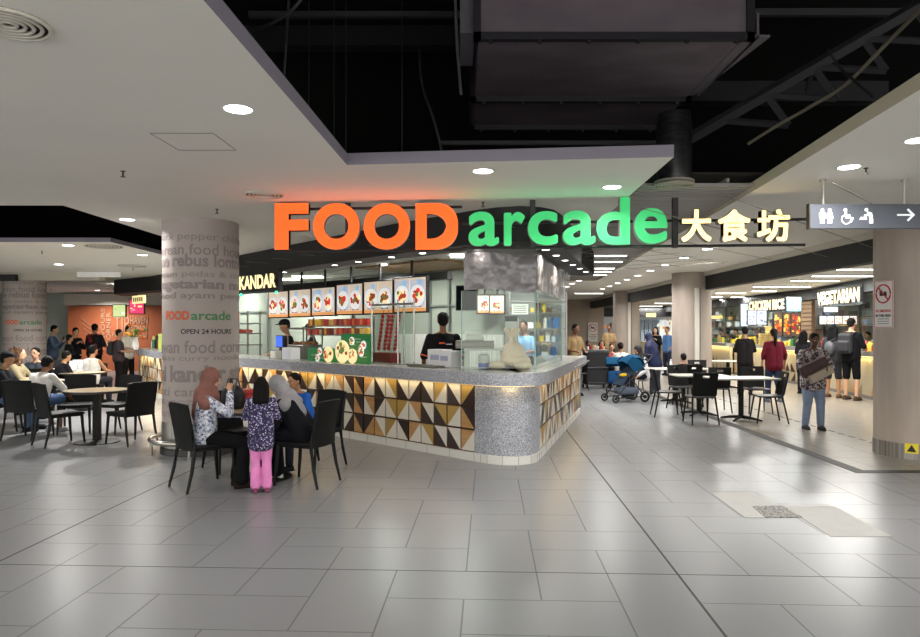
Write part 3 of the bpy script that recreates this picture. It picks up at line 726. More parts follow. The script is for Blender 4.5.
bm = new(); strip(bm, [LP[-1]]+ARC, .0, .12, .10, .93, 0); obj('terrazzo_corner', bm, M_TERR, t, True)
bm = new(); strip(bm, PATH, -.015, .10, .0, .10, 0)
obj('kick_tiles', bm, mat('white kick tile', '#d0cec8', .35), t)
bm = new()
acc = 0
for path, step in ((PATH, .2),):
    for a, b_ in zip(path, path[1:]):
        a, b_ = Vector(a), Vector(b_); L = (b_-a).length; n = max(1, round(L/(.42 if L > .5 else .13))); tt = (b_-a).normalized()
        for q in range(n):
            p = a+(b_-a)*q/n; bx(bm, p.x+tt.y*.0155, p.y-tt.x*.0155, .05, .004, .004, .1, rz=atan2(tt.y, tt.x))
obj('kick_joints', bm, mat('grey grout', '#77746e', .8), t)
# triangle tiles
TM = [mat('white triangle tile', '#cdc8bd', .3), mat('dark brown triangle tile', '#2e1f1a', .3), ramp_noise('oak triangle tile', '#a27a4a', '#b98f5c', (2, 2, 30), .4), mat('gold triangle tile', '#b0904e', .35, .3)]
def tiles(path, o, rev=False):
    bm = new(); rnd = random.Random(3 if rev else 5); z0, hh = .103, .2745; S = .24
    segs = [(Vector(a), Vector(b_)) for a, b_ in zip(path, path[1:])]
    if not rev: segs = [(b_, a) for a, b_ in reversed(segs)]
    ci = 0
    for a, b_ in segs:
        L = (b_-a).length; n = round(L/S); st = (b_-a)/n; tt = st.normalized(); nn = Vector((-tt.y, tt.x))*(1 if rev else -1)
        for q in range(n):
            for r in range(3):
                i = .013
                p0 = a+st*q+tt*i; p1 = a+st*(q+1)-tt*i; zl, zh = z0+hh*r+i, z0+hh*(r+1)-i
                c = [(p0, zl), (p1, zl), (p1, zh), (p0, zh)]
                combos = ((0, 1), (0, 2), (1, 0), (0, 3), (2, 0), (2, 1), (0, 1), (1, 0), (1, 3), (0, 2))
                A, B_ = combos[rnd.randrange(len(combos))]
                dg = (ci+r) % 2 if rnd.random() < .8 else rnd.randrange(2)
                tri = ((0, 1, 2), (0, 2, 3)) if dg else ((0, 1, 3), (1, 2, 3))
                for t3, mi in zip(tri, (A, B_)):
                    lo = [bm.verts.new((*(c[k][0]+nn*.02), c[k][1])) for k in t3]; hi = [bm.verts.new((*(c[k][0]+nn*o), c[k][1])) for k in t3]
                    fs = [bm.faces.new(lo), bm.faces.new(hi)]+[bm.faces.new((lo[k], lo[(k+1) % 3], hi[(k+1) % 3], hi[k])) for k in range(3)]
                    for f in fs: f.material_index = mi
                    bmesh.ops.recalc_face_normals(bm, faces=fs)
            ci += 1
    return bm
obj('tile_panel', tiles(LP, .003), TM, t); obj('tile_panel', tiles(RP, .003, True), TM, t)
bm = new(); strip(bm, PATH, -.13, .72, .935, 1.085, 0); obj('countertop', bm, M_TERR, t, True)
bm = new(); strip(bm, PATH, -.125, .715, 1.085, 1.089, 0); obj('top_sheen', bm, spots('pale terrazzo top', '#a4a59f', ['#7c7c80', '#c2c1ba'], 110, .22, .5), t, True)
bm = new(); p = offs(PATH, -.1)[0]; e = PATH[0]; strip(bm, [(-9.0, 18.9), (-8.52, 18.02)], .0, .7, 0, .93, 0); obj('end_panel', bm, mat('cream end panel', '#c9bd9c', .5), t)
# warm strip lamps under the worktop (real light)
M_WARM = mat('warm strip glow', (1, .72, .32), .5, emit=2)
bm = new(); strip(bm, PATH, -.055, -.035, .925, .934, 0); obj('under_counter_light', bm, M_WARM, t)
def strip_lamp(a, b_, z, p, par=None, col=(1, .74, .36), size=.03):
    c = (Vector(a)+Vector(b_))/2; L = (Vector(b_)-Vector(a)).length
    return light_area('strip_lamp', (c.x, c.y, z), L, p*L, col, rot=(0, 0, atan2(b_[1]-a[1], b_[0]-a[0])), size_y=size, parent=par)
oo = offs(PATH, -.05)
for i, k in ((0, 4), (1, 4), (2, 2.6), (3, 1.5), (4, .8), (7, 1.5), (11, .8)):
    strip_lamp(oo[i], oo[i+1], .92, k, t)
# lower shelf ledge / rail on the right side of the top
bm = new(); a_, b_ = Vector((1.02, 8.45)), Vector((2.30, 12.9)); tt = (b_-a_).normalized(); nn = Vector((tt.y, -tt.x))
tube(bm, [(*(a_.lerp(b_, s)+nn*.17), 1.0) for s in (.55, .7, .85, .98)], .014, 8)
for s in (.56, .75, .97): q = a_.lerp(b_, s); tube(bm, [(*(q+nn*.12), 1.0), (*(q+nn*.17), 1.0)], .01, 6)
obj('tray_rail', bm, mat('steel tube', '#b5b2ac', .25, .9), t, True)
# shelf carcass behind the face so it is a real counter
bm = new(); strip(bm, LP[2:]+ARC+RP[1:], .55, .62, 0, .93, 0); obj('back_panel', bm, mat('stainless back', '#8f8f8c', .4, .6), t)

# ---- black fascia overhead
FP = [(-10.3, 20.6), (-9.9, 19.3), (-8.2, 17.9), (-6.3, 15.7), (-4.25, 12.9), (-.87, 8.98), (.0, 8.12), (.2, 7.93), (.42, 7.77), (.68, 7.68), (.92, 7.74), (1.1, 7.92), (1.22, 8.2), (1.52, 9.17), (2.38, 12.15), (2.42, 12.45), (2.3, 12.7)]
M_FAS = mat('black stall fascia', '#1a191b', .55); 
bm = new(); strip(bm, FP, 0, .42, 2.6, 3.0, 0)
struct('trim_8', bm, M_FAS, True)
# vertical fluting on the far end of the fascia
bm = new(); oo2 = offs(FP, -.012)
for i, n in ((13, 40), (14, 6), (15, 5)):
    a, b_ = Vector(oo2[i]), Vector(oo2[i+1])
    for q in range(n):
        s = .45+.55*q/n if i == 13 else q/n; p = a.lerp(b_, s); bx(bm, p.x, p.y, 2.8, .02, .02, .398, rz=.3)
struct('trim_9', bm, mat('black fluting', '#242224', .5))
of = offs(FP, .2)
for lab, px, py in (('tiny downlight in the black fascia above the KANDAR sign', 286, 271), ('fascia downlight above the second food poster', 332.6, 264.4), ('fascia downlight below the first O', 360, 260.9), ('fascia downlight below the second O', 389, 256.5), ('fascia downlight below the letter D', 423, 251), ('fascia downlight below the green a', 478, 247)):
    best = min(((abs(gx_-px), P_) for i in range(4, 8) for P_ in [Vector(of[i]).lerp(Vector(of[i+1]), s/30) for s in range(31)] for gx_ in [CX+F*P_.x/P_.y]), key=lambda v: v[0])[1]
    downlight(lab, best.x, best.y, 2.6, .045, 3 if px < 460 else .5, (1, .9, .75), 'small downlights in the black fascia')
n6 = ['nearest', 'second', 'third', 'fourth', 'fifth', 'farthest']
for q in range(6):
    s = q/5; x = 1.02+.16+(2.14-1.02)*s-.1; y = 8.5+(11.8-8.5)*s
    downlight('%s of the downlights under the fascia running away right of the glass' % n6[q], x, y, 2.6, .045, 7 if q % 2 == 0 else 0.01, (1, .9, .75), 'small downlights in the black fascia')

# ---- stall ceiling and rear walls
bm = new(); prism(bm, [(-4.2, 13.2), (-.6, 9.3), (.5, 8.2), (.9, 8.3), (2.0, 12.2), (2.6, 16), (-2, 17), (-6, 19.8), (-8.6, 20.4)], 2.76, 2.80)
prism(bm, [(-11, 21), (-6, 19), (2, 16), (2.6, 15), (2.6, 36), (-20, 36), (-11, 24)], 2.85, 2.9)
struct('ceiling_stall', bm, mat('white stall ceiling tile', '#c6c4ba', .7))
bm = new()
for q in range(14):
    P0 = Vector((-4.5+q*.6, 13.1-q*.57)); bx(bm, P0.x+1.7, P0.y+1.8, 2.757, .012, 6, .004, rz=LA)
for q in range(9):
    bx(bm, -2.0+q*.42, 11.2+q*.44, 2.757, 9, .012, .004, rz=LA)
struct('trim_10', bm, mat('ceiling grid line', '#8a877d', .7))
bm = new(); c_ = CP(425, 2.5); bx(bm, c_[0], c_[1], 2.74, 2.2, 1.5, .03, rz=LA); struct('ceiling_wood_band', bm, ramp_noise('warm wood ceiling', '#8a6b45', '#a88558', (1, 20, 20), .5))
for lab, px, py in (('lit ceiling panel over the KANDAR end of the stall', 308, 276.2), ('lit ceiling panel above the fourth and fifth food posters', 398, 264.6)):
    x, y = ceil(px, py, 2.76); tt_ = thing('panel_light', lab, 'ceiling light', (x, y, 2.745), 0, 'lit ceiling panels')
    bm = new(); bx(bm, 0, 0, 0, .62, .32, .02); obj('diffuser', bm, M_TUBE, tt_); light_area('panel_lamp', (0, 0, -.03), .6, 45, (1, 1, .96), size_y=.3, parent=tt_)
# extra panel lights deeper in the kitchens, hidden by the fascia
for x, y in ((-4.2, 15.6), (.3, 10.6), (1.4, 13.4), (-6.2, 17.6)):
    tt_ = thing('panel_light', 'kitchen ceiling panel light hidden behind the fascia', 'ceiling light', (x, y, 2.745), 0, 'kitchen panel lights'); bm = new(); bx(bm, 0, 0, 0, .9, .3, .02); obj('diffuser', bm, M_TUBE, tt_)
    light_area('panel_lamp', (0, 0, -.03), .9, 48, (1, 1, .96), size_y=.3, parent=tt_)
# back wall of sage glass, parallel to the counter
def WL(px, c=0):
    d = (12.77+c)/(1+.955*(px-CX)/F); return (gx(px, d), d)
A_, B_ = Vector((-7.2, 19.64)), Vector((.77, 12.04))
bm = new(); c_ = (A_+B_)/2; L = (B_-A_).length; bx(bm, c_.x, c_.y, 1.4, L, .1, 2.8, rz=LA); struct('wall_stall_back', bm, mat('sage glass splashback', '#979f93', .25))
bm = new()
for px in (268, 352, 430, 449, 503):
    p = WL(px, -.12); bx(bm, p[0], p[1], 1.4, .05, .05, 2.8, rz=LA)
p0, p1 = WL(240, -.11), WL(503, -.11)
for z in (2.05,): bx(bm, (p0[0]+p1[0])/2, (p0[1]+p1[1])/2, z, hypot(p1[0]-p0[0], p1[1]-p0[1]), .03, .04, rz=LA)
struct('trim_11', bm, mat('grey window mullion', '#7f8780', .4, .4))
bm = new(); p0, p1 = WL(395, -.18), WL(503, -.18); bx(bm, (p0[0]+p1[0])/2, (p0[1]+p1[1])/2, .75, hypot(p1[0]-p0[0], p1[1]-p0[1]), .04, 1.5, rz=LA)
struct('trim_12', bm, mat('white wall tiles', '#c9cac2', .2))
bm = new()
for q in range(24):
    s = q/24; bx(bm, p0[0]+(p1[0]-p0[0])*s, p0[1]+(p1[1]-p0[1])*s, .75, .012, .05, 1.5, rz=LA)
struct('trim_13', bm, mat('tile grout', '#a5a69f', .6))
bm = new(); bx(bm, .66, 13.9, 1.4, .1, 3.5, 2.8); bx(bm, 1.55, 15.6, 1.4, 1.75, .1, 2.8); struct('wall_kitchen', bm, mat('kitchen wall', '#a9aeac', .5))

# ---- sign: FOOD arcade + chinese letters
M_OS = mat('glowing orange sign face', (.90, .20, .035), .4, emit=.42); M_GS = mat('glowing green sign face', (.09, .60, .25), .4, emit=.34); M_YS = mat('glowing cream sign face', (1, .83, .42), .4, emit=.85)
M_EDGE = mat('pale sign return', '#8b8583', .5); M_TRUNK = mat('dark sign return', '#2a2627', .5)
t = thing('illuminated_sign', 'large hanging sign with glowing orange FOOD, green arcade and cream Chinese letters', 'sign', (0, 0, 0))
def sy(px):                       # the sign plane is slightly turned
    return 7.26/(1+.08*(px-CX)/F)
def bold_bm(ch, wt):
    sq = 1.45 if ch in 'FD' or ord(ch) > 200 else 1.0
    src = text_bm(ch, 0, .05, 1.0, 8); out = new(); n = 16
    for q in range(n+1):
        dx, dy = (0, 0) if q == n else (max(-1, min(1, sq*cos(2*pi*q/n)))*wt, max(-1, min(1, sq*sin(2*pi*q/n)))*wt); vm = {}
        for v in src.verts: vm[v] = out.verts.new(v.co+Vector((dx, dy, 0)))
        for f in src.faces:
            g_ = out.faces.new([vm[v] for v in f.verts]); g_.material_index = f.material_index
    src.free(); return out
def glyph(ch, x0, x1, y0, y1, ms, off, dep=.09):
    d0, d1 = sy(x0), sy(x1); d = (d0+d1)/2
    X0, X1 = gx(x0, d0), gx(x1, d1); bm = bold_bm(ch, off); a, b_, c_, e_ = bounds(bm)
    for v in bm.verts:
        p = v.co; s = (p.x-a)/(b_-a); y = d0+(d1-d0)*s
        v.co = Vector((X0+(X1-X0)*s, y+(0 if p.z > 0 else dep), zat(y1, d)+(p.y-c_)/(e_-c_)*(zat(y0, d)-zat(y1, d))))
    return obj('letter', bm, ms, t)
for ch, x0, x1 in (('F', 274.5, 308.5), ('O', 313, 359.5), ('O', 363.5, 410), ('D', 415.5, 458)):
    o = glyph(ch, x0, x1, 203, 249.5, [M_OS, M_EDGE], .046)
for ch, x0, x1, y0, y1 in (('a', 468.5, 499, 211.5, 246), ('r', 504, 525, 212, 245.5), ('c', 528, 558, 211, 245), ('a', 563, 595.5, 210.5, 245), ('d', 596.5, 630, 197, 244.5), ('e', 634.5, 667.5, 208, 243.5)):
    glyph(ch, x0, x1, y0, y1, [M_GS, M_EDGE], .022)
for ch, x0, x1 in (('大', 681.5, 711.5), ('食', 718, 750.5), ('坊', 757, 790)):
    glyph(ch, x0, x1, 209.5, 241.5, [M_YS, M_EDGE], .028)
bm = new()
for a, b_, py in ((274, 462, 250.5), (462, 805, 246.5), (306, 462, 208.0), (462, 880, 221)):
    da, db = sy(a)+.125, sy(b_)+.125
    z = zat(py, (da+db)/2); tube(bm, [(gx(a, da), da, z), (gx(b_, db), db, z)], .016, 6)
obj('support_bar', bm, M_TRUNK, t)
for px, d in ((345, 7.3), (533.6, 7.24), (680, 7.05)):
    bm = new(); bx(bm, gx(px, d), sy(px)+.14, (3.0+zat(246, d))/2, .055, .055, 3.0-zat(246, d)); obj('hanger', bm, M_TRUNK, t)
for x0, x1, pw, col in ((-1.9, 0, 2.8, (1, .2, .08)), (.1, 2.2, 1.3, (.12, 1, .4))):
    light_area('sign_glow', ((x0+x1)/2, 7.12, 2.42), x1-x0, pw, col, rot=(pi, 0, 0), size_y=.06, parent=t)
# second word of the KANDAR sign
t = thing('stall_sign', 'lit NASI KANDAR stall name on a black board above the counter, left of the posters', 'sign', (0, 0, 0))
tt = Vector((.723, -.69)); e_ = Vector((-3.1, 11.42))+tt*.12; s_ = e_-tt*2.2
bm = new(); c_ = (e_+s_)/2; bx(bm, c_.x, c_.y, 2.43, 2.2, .08, .36, rz=LA); obj('sign_board', bm, mat('black sign board', '#121213', .5), t)
R_ = Matrix.Translation((s_.x, s_.y, 0)) @ Matrix.Rotation(LA, 4, 'Z')
text('letters', 'KANDAR', [M_YS, M_EDGE], 0.95, 2.18, 2.30, 2.54, -.05, .03, .04, t, M=R_); text('letters', 'NASI', [M_YS, M_EDGE], .16, .84, 2.31, 2.54, -.05, .03, .04, t, M=R_)
for s in (.9, 2.1):
    bm = new(); ball(bm, (s, -.02, 2.22), .022, M=R_, seg=10); obj('green_lamp', bm, mat('green led', (.02, 1, .35), .4, emit=3), t)

# ---- food posters over the counter
M_PFR = mat('black poster frame', '#141415', .4)
FM = [mat('poster background', '#ecd9c4', .4, emit=.3), mat('poster plate', '#f4f2f0', .4, emit=.42), mat('curry red food', '#b23c1c', .5, emit=.45), mat('rice cream food', '#f0d9a4', .5, emit=.6),
      mat('salad green food', '#6f8a45', .5, emit=.3), mat('roast brown food', '#8a4a20', .5, emit=.4), mat('poster orange band', '#e29a5c', .5, emit=.5), mat('plate rim blue', '#8db4d2', .5, emit=.55), mat('bright red food', '#d8352c', .5, emit=.5), mat('poster grey cloth', '#b9b9c4', .5, emit=.5)]
def dish(b, cx, cz, r, y, rnd, M):
    disc(b, cx, cz, r, y-.002, y-.001, 7, M); disc(b, cx, cz, r*.93, y-.003, y-.002, 1, M)
    for q in range(26):
        a = rnd.uniform(0, 6.3); k = rnd.uniform(0, r*.62); disc(b, cx+cos(a)*k, cz+sin(a)*k, r*rnd.uniform(.12, .25), y-.005-q*.0004, y-.0035-q*.0004, rnd.choice((2, 3, 4, 5, 8, 2, 3)), M, 9)
def poster(name, label, x, y, z, w_, h_, rz, seed, grp='lit food posters', hang=.2, cols=2):
    t = thing(name, label, 'poster', (x, y, z), rz, grp)
    bm = new(); bx(bm, 0, .03, 0, w_+.05, .07, h_+.05, bev=.006); obj('frame', bm, M_PFR, t)
    if hang:
        bm = new(); bx(bm, 0, .04, h_/2+hang/2, .035, .03, hang+.03); obj('bracket', bm, M_PFR, t)
    rnd = random.Random(seed); bm = new(); bx(bm, 0, -.008, 0, w_, .006, h_, 0)
    bx(bm, 0, -.0125, -h_/2+h_*.05, w_, .002, h_*.1, 6)
    for q in range(cols):
        cx = -w_/2+w_*(q+.5)/cols; r = min(w_/cols*.5, h_*.34)
        bx(bm, cx, -.0115, 0.02, w_/cols*.92, .001, h_*.8, 9 if rnd.random() < .4 else 0)
        dish(bm, cx, -h_*.03, r, -.013, rnd, None)
        bx(bm, cx, -.0135, -h_*.36, w_/cols*.5, .001, h_*.035, 5)
        if rnd.random() < .6: disc(bm, cx+r*.3, h_*.36, r*.3, -.0145, -.0125, 7, None, 10)
    if cols > 1: bx(bm, 0, -.013, .03, .006, .002, h_*.85, 1)
    obj('picture', bm, FM, t); return t
def BP(px):                       # plane of the posters: 1.45 m behind the counter front
    return CP(px, 1.62)
names = ['first food poster from the left, two plates of curry rice', 'second food poster from the left, fried chicken plates', 'third food poster from the left, lamb and red curry', 'fourth food poster from the left, mixed fried dishes', 'fifth food poster from the left, chicken rice and red dish', 'last and nearest food poster on the right, two plates of noodles']
edges = [(269, 288.2, 292, 317), (289.8, 310.7, 290, 316), (312.3, 335, 288, 315), (337, 362.6, 284.5, 313.8), (364.4, 392.8, 281.5, 313), (394.6, 426.3, 278, 311.5)]
for i, (nm_, (x0, x1, y0, y1)) in enumerate(zip(names, edges)):
    a, b_ = Vector(BP(x0)), Vector(BP(x1)); c = (a+b_)/2; d = c.y; zt, zb = zat(y0, d), zat(y1, d)
    poster('food_poster', nm_, c.x, c.y, (zt+zb)/2, (b_-a).length-.02, zt-zb, LA, 11+i, hang=2.76-zt)
a, b_ = Vector(CP(240, 1.9)), Vector(CP(450, 1.9)); c = (a+b_)/2
bm = new(); bx(bm, c.x, c.y, 2.485, (b_-a).length, .12, .13, rz=LA); struct('trim_14', bm, mat('black bulkhead', '#131312', .6))
for px_, y0, y1, lb in ((484.5, 295.5, 313, 'small lit menu poster on the kitchen wall right of the black screen'), (497, 295.5, 313.5, 'small lit menu poster seen through the glass hood, rightmost of the pair')):
    c = WL(px_, -.55); poster('menu_poster', lb, c[0], c[1], (zat(y0, c[1])+zat(y1, c[1]))/2, .24, .30, LA*.35, 60+int(px_), 'menu posters on the kitchen wall', hang=.5, cols=1)
t = thing('television', 'black wall screen in the stall between the worker and the small menu posters', 'television', (*WL(467, -.5), zat(298, 12.2)), LA*.5)
bm = new(); bx(bm, 0, 0, 0, .42, .06, .46, bev=.01); obj('casing', bm, mat('black plastic', '#101012', .35), t); bm = new(); bx(bm, 0, -.032, 0, .38, .004, .42); obj('screen', bm, mat('dark screen', '#08090b', .1), t)
bm = new(); bx(bm, 0, .04, .45, .05, .05, .5); obj('bracket', bm, M_PFR, t)

# ---- glass screen and crumpled hood at the corner
M_GL = glass_mat('clear glass', '#f3f8f5', .05)
def film():
    m = ramp_noise('crumpled clear film over steel', '#8a8688', '#9a9698', (5, 5, 5), .28, metal=.1, bump=1.0, detail=1.5); return m
hy = 8.28
t = thing('extractor_hood', 'shiny crumpled film-wrapped steel hood hanging over the stall corner', 'extractor hood', (0, 0, 0))
bm = new(); panel(bm, 12, 6, lambda u, v: Vector((.05+.88*u, hy+.02*sin(u*9+v*4), 2.07+.45*v+.02*sin(u*5))), .02); obj('front_film', bm, film(), t, True)
bm = new(); panel(bm, 16, 6, lambda u, v: Vector((.93+.72*u, hy+2.6*u, 2.08+.43*v+.015*sin(u*15))), .02); obj('side_film', bm, film(), t, True)
bm = new(); prism(bm, [(.08, hy+.03), (.9, hy+.03), (1.6, 10.85), (.4, 10.85)], 2.5, 2.6); obj('hood_body', bm, mat('grey hood steel', '#77736f', .3, .7), t)
bm = new(); bx(bm, .2, hy+.06, 2.68, .03, .03, .2); bx(bm, .8, hy+.06, 2.68, .03, .03, .2); obj('hanger', bm, M_PFR, t)
t = thing('glass_screen', 'tall clear glass screen standing on the counter corner', 'glass screen', (0, 0, 0))
bm = new(); bx(bm, .47, hy+.08, 1.58, .9, .01, .98); obj('front_pane', bm, M_GL, t)
def side(a, b_, z0, z1, nm_='side_pane'):
    a, b_ = Vector(a), Vector(b_); c = (a+b_)/2; bm = new(); bx(bm, c.x, c.y, (z0+z1)/2, (b_-a).length, .01, z1-z0, rz=atan2(b_.y-a.y, b_.x-a.x)); obj(nm_, bm, M_GL, t)
side((.93, hy+.08), (1.62, 10.8), 1.09, 2.07)
bm = new(); bx(bm, .93, hy+.08, 1.58, .018, .018, .98); bx(bm, 1.62, 10.8, 1.58, .018, .018, .98); bx(bm, .02, hy+.08, 1.58, .012, .014, .98); obj('edge_strip', bm, mat('glass edge', '#7fa095', .2), t)
# left screens (upright panes with steel posts over the counter)
t = thing('glass_sneeze_guard', 'glass display guard with steel posts on the counter beside the green menus', 'glass guard', (0, 0, 0))
bm = new()
for px, s in ((372, .25), (398, .25), (414, .25), (404, .55)):
    p = CP(px, s); cyl(bm, (*p, 1.09), (*p, 2.02), .014, seg=10)
obj('post', bm, mat('steel post', '#a9a8a4', .25, .85), t)
a, b_ = Vector(CP(372, .25)), Vector(CP(414, .25)); c = (a+b_)/2
bm = new(); bx(bm, c.x, c.y, 1.52, (b_-a).length, .008, .8, rz=LA); obj('pane', bm, M_GL, t)
bm = new(); bx(bm, c.x, c.y, 1.95, (b_-a).length, .03, .03, rz=LA); bx(bm, c.x, c.y, 1.105, (b_-a).length, .03, .02, rz=LA); obj('rail', bm, _M['steel post'], t)
# ================================================================ things on and behind the corner stall's counter
def on_counter(px, s): p = CP(px, s); return (*p, 1.089)
M_WH = mat('white plastic', '#dedcd6', .4); M_STL = mat('worn stainless', '#8f8d88', .3, .85); M_BK = mat('black matte plastic', '#17171a', .5); M_CARD = mat('white card', '#d6d6da', .6)
# payment screens at the till
t = thing('card_stand', 'white countertop stand beside the cap-wearing worker', 'stand', on_counter(291, .2), LA)
bm = new(); bx(bm, 0, 0, .1, .28, .18, .2, bev=.01); obj('box', bm, M_CARD, t); bm = new(); bx(bm, 0, -.093, .1, .2, .004, .12); obj('notice', bm, mat('pale notice', '#cfd2dc', .5), t)
t = thing('till_screen', 'blue lit till screen in front of the cap-wearing worker', 'till', on_counter(280, .45), LA)
bm = new(); bx(bm, 0, 0, .01, .16, .16, .02); bx(bm, 0, .02, .1, .03, .03, .18); obj('stand', bm, M_BK, t)
bm = new(); bx(bm, 0, 0, .29, .24, .03, .22, bev=.008); obj('casing', bm, M_BK, t); bm = new(); bx(bm, 0, -.018, .29, .21, .004, .19); obj('screen', bm, mat('blue screen', '#3c5fd0', .3, emit=.8), t)
t = thing('printer', 'small white receipt printer left of the blue till screen', 'printer', on_counter(276, .2), LA); bm = new(); bx(bm, 0, 0, .07, .15, .15, .14, bev=.02); obj('housing', bm, M_WH, t); bm = new(); bx(bm, 0, -.05, .145, .1, .03, .01); obj('slot', bm, M_BK, t)
# green menu boards leaning on the counter
def food_card(label, px0, px1, h_, s, seed, g=True, n=3):
    a, b_ = Vector(CP(px0, s)), Vector(CP(px1, s)); c = (a+b_)/2; w_ = (b_-a).length
    t = thing('menu_card', label, 'menu board', (c.x, c.y, 1.089), LA, 'green menu boards on the counter'); rnd = random.Random(seed)
    bm = new(); bx(bm, 0, .01, h_/2, w_, .02, h_, 0); 
    obj('board', bm, mat('green menu board', '#1f7a3f', .4, emit=.12), t)
    bm = new(); M_ = None
    for q in range(n):
        cx = rnd.uniform(-w_*.33, w_*.33) if n > 1 else w_*.1; cz = h_*(.25+.5*q/max(1, n-1)) if n > 1 else h_*.45
        dish(bm, cx, cz, min(w_, h_)*(.15 if n > 2 else .3), .0, rnd, None)
    for f in bm.faces: pass
    obj('food_pictures', bm, FM, t)
    bm = new()
    for q in range(8): bx(bm, rnd.uniform(-w_*.3, w_*.3), -.002, h_*(.12+.1*q), w_*.2, .003, h_*.02)
    obj('print_lines', bm, M_WH, t); return t
food_card('low green menu card lying along the counter, left of the tall green one', 308, 338, .21, .16, 4, n=2)
food_card('tall green menu board with noodle plates standing on the counter', 341, 370, .44, .2, 9, n=5)
# large cut-out bowls in front
for lab, px, r, seed in (('round picture cut-out of fried rice in front of the low green menu', 328, .12, 3), ('tall picture cut-out of a noodle plate between the green boards', 342, .17, 5), ('yellow noodle plate cut-out at the foot of the tall green board', 352, .11, 8)):
    t = thing('food_cutout', lab, 'food picture', on_counter(px, .08), LA, 'plate shaped menu cut-outs'); rnd = random.Random(seed); bm = new()
    disc(bm, 0, r, r, 0, .012, 3, seg=28, r2=r*1.0)
    obj('plate_board', bm, FM, t); bm = new()
    for q in range(16):
        a = rnd.uniform(0, 6.3); k = rnd.uniform(0, r*.7); disc(bm, cos(a)*k, r+sin(a)*k, r*rnd.uniform(.12, .3), -.004-q*.0003, 0, rnd.choice((2, 3, 5, 3, 6, 4)), None, 9)
    obj('food_picture', bm, FM, t)
# rack of red and brown packets above
a, b_ = Vector(CP(311, 1.0)), Vector(CP(371, 1.0)); c = (a+b_)/2; w_ = (b_-a).length
t = thing('snack_rack', 'long hanging rack crowded with red and orange snack packets under the food posters', 'rack', (c.x, c.y, 1.089), LA)
z0 = zat(334, c.y)-1.089; z1 = zat(317, c.y)-1.089
bm = new()
for z in (z0-.02, (z0+z1)/2-.01): bx(bm, 0, .0, z, w_, .18, .02)
for s in (-.5, .5): bx(bm, s*w_, .06, z1/2, .02, .02, z1)
obj('shelf', bm, M_STL, t)
rnd = random.Random(2); PK = [mat('packet red', '#b5271c', .4), mat('packet orange', '#d06a2a', .4), mat('packet brown', '#6e2e1a', .4), mat('packet cream', '#d9b48a', .4), mat('packet yellow', '#e0b23a', .4)]
for row, z in enumerate((z0-.01, (z0+z1)/2)):
    for q in range(24):
        bm = new(); x = -w_/2+w_*(q+.5)/24; bx(bm, 0, 0, .05, w_/25, .07, .13, 0, rz=rnd.uniform(-.3, .3), bev=.012); ball(bm, (0, -.02, .09), .022, seg=8)
        o = obj('snack_packet', bm, PK[rnd.choice((0, 0, 0, 1, 0, 2, 3, 4))], t); o.location = (x, -.04, z)
# skewers of red snacks on a stand
t = thing('skewer_stand', 'stand of upright red skewered snacks behind the glass guard', 'snack stand', on_counter(386, .5), LA)
bm = new(); bx(bm, 0, 0, .08, .45, .2, .16, bev=.01); obj('base', bm, mat('dark red box', '#7c2320', .4), t)
for k in range(4):
    bm = new(); x0 = -.17+.115*k
    for q in range(9): ball(bm, (x0+q*.012, .02*(k % 2), .22+q*.06), (.036, .03, .032), seg=8)
    cyl(bm, (x0, 0, .1), (x0+.12, 0, .8), .004, seg=6); obj('skewer', bm, mat('glossy red snack', '#a31f1f', .3), t)
t = thing('warming_case', 'stainless warming case with trays behind the low green menu card', 'food case', on_counter(305, .6), LA)
bm = new(); bx(bm, 0, 0, .12, .5, .4, .24, bev=.01); bx(bm, 0, 0, .52, .5, .4, .03); [bx(bm, sx*.24, sy_*.19, .38, .02, .02, .28) for sx in (-1, 1) for sy_ in (-1, 1)]; obj('body', bm, M_STL, t)
bm = new(); rnd = random.Random(6)
for q in range(24): ball(bm, (rnd.uniform(-.2, .2), rnd.uniform(-.15, .15), .26), (.05, .04, .035), seg=8)
obj('fried_food', bm, mat('fried food', '#8c5a2c', .6), t)
t = thing('stainless_shelf', 'tall stainless kitchen shelf with trays behind the counter next to the printed column', 'shelf', (*CP(243, 1.6), 0), LA)
for z in (.9, 1.25, 1.5, 1.72):
    bm = new(); bx(bm, 0, 0, z, 1.0, .4, .03); obj('shelf_board', bm, M_STL, t)
for sx in (-.48, .48):
    bm = new(); bx(bm, sx, .15, 1.0, .03, .03, 2.0); bx(bm, sx, -.15, 1.0, .03, .03, 2.0); obj('upright', bm, M_STL, t)
bm = new(); rnd = random.Random(8)
for q in range(26): ball(bm, (rnd.uniform(-.42, .42), rnd.uniform(-.15, .1), 1.55), (.06, .05, .04), seg=8)
obj('red_food', bm, mat('red chilli food', '#a8301f', .5), t)
# near the standing worker
def carton(label, px, s, w_, dp, hh, m_, rz=LA, z=1.089):
    t = thing('carton', label, 'box', (*CP(px, s), z), rz); bm = new(); bx(bm, 0, 0, hh/2, w_, dp, hh, bev=.006); obj('box', bm, m_, t)
    bm = new(); bx(bm, 0, -dp/2-.002, hh*.55, w_*.6, .003, hh*.3); obj('print', bm, mat('grey blue print', '#9fa3bb', .6), t); return t
carton('white printed carton stack in front of the standing worker, left one', 440, .42, .28, .2, .235, M_CARD); carton('white printed carton beside the steel stand, right one', 449.5, .42, .24, .2, .22, M_CARD)
t = thing('serving_tray', 'flat grey tray edge on the counter left of the white cartons', 'tray', on_counter(428, .25), LA); bm = new(); bx(bm, 0, 0, .012, .5, .3, .02, bev=.006); bx(bm, 0, -.15, .03, .5, .012, .03); obj('tray', bm, M_STL, t)
t = thing('steel_stand', 'stainless two-level stand on the counter holding white foam boxes', 'stand', (gx(479, 8.9), 8.9, 1.089), -.06)
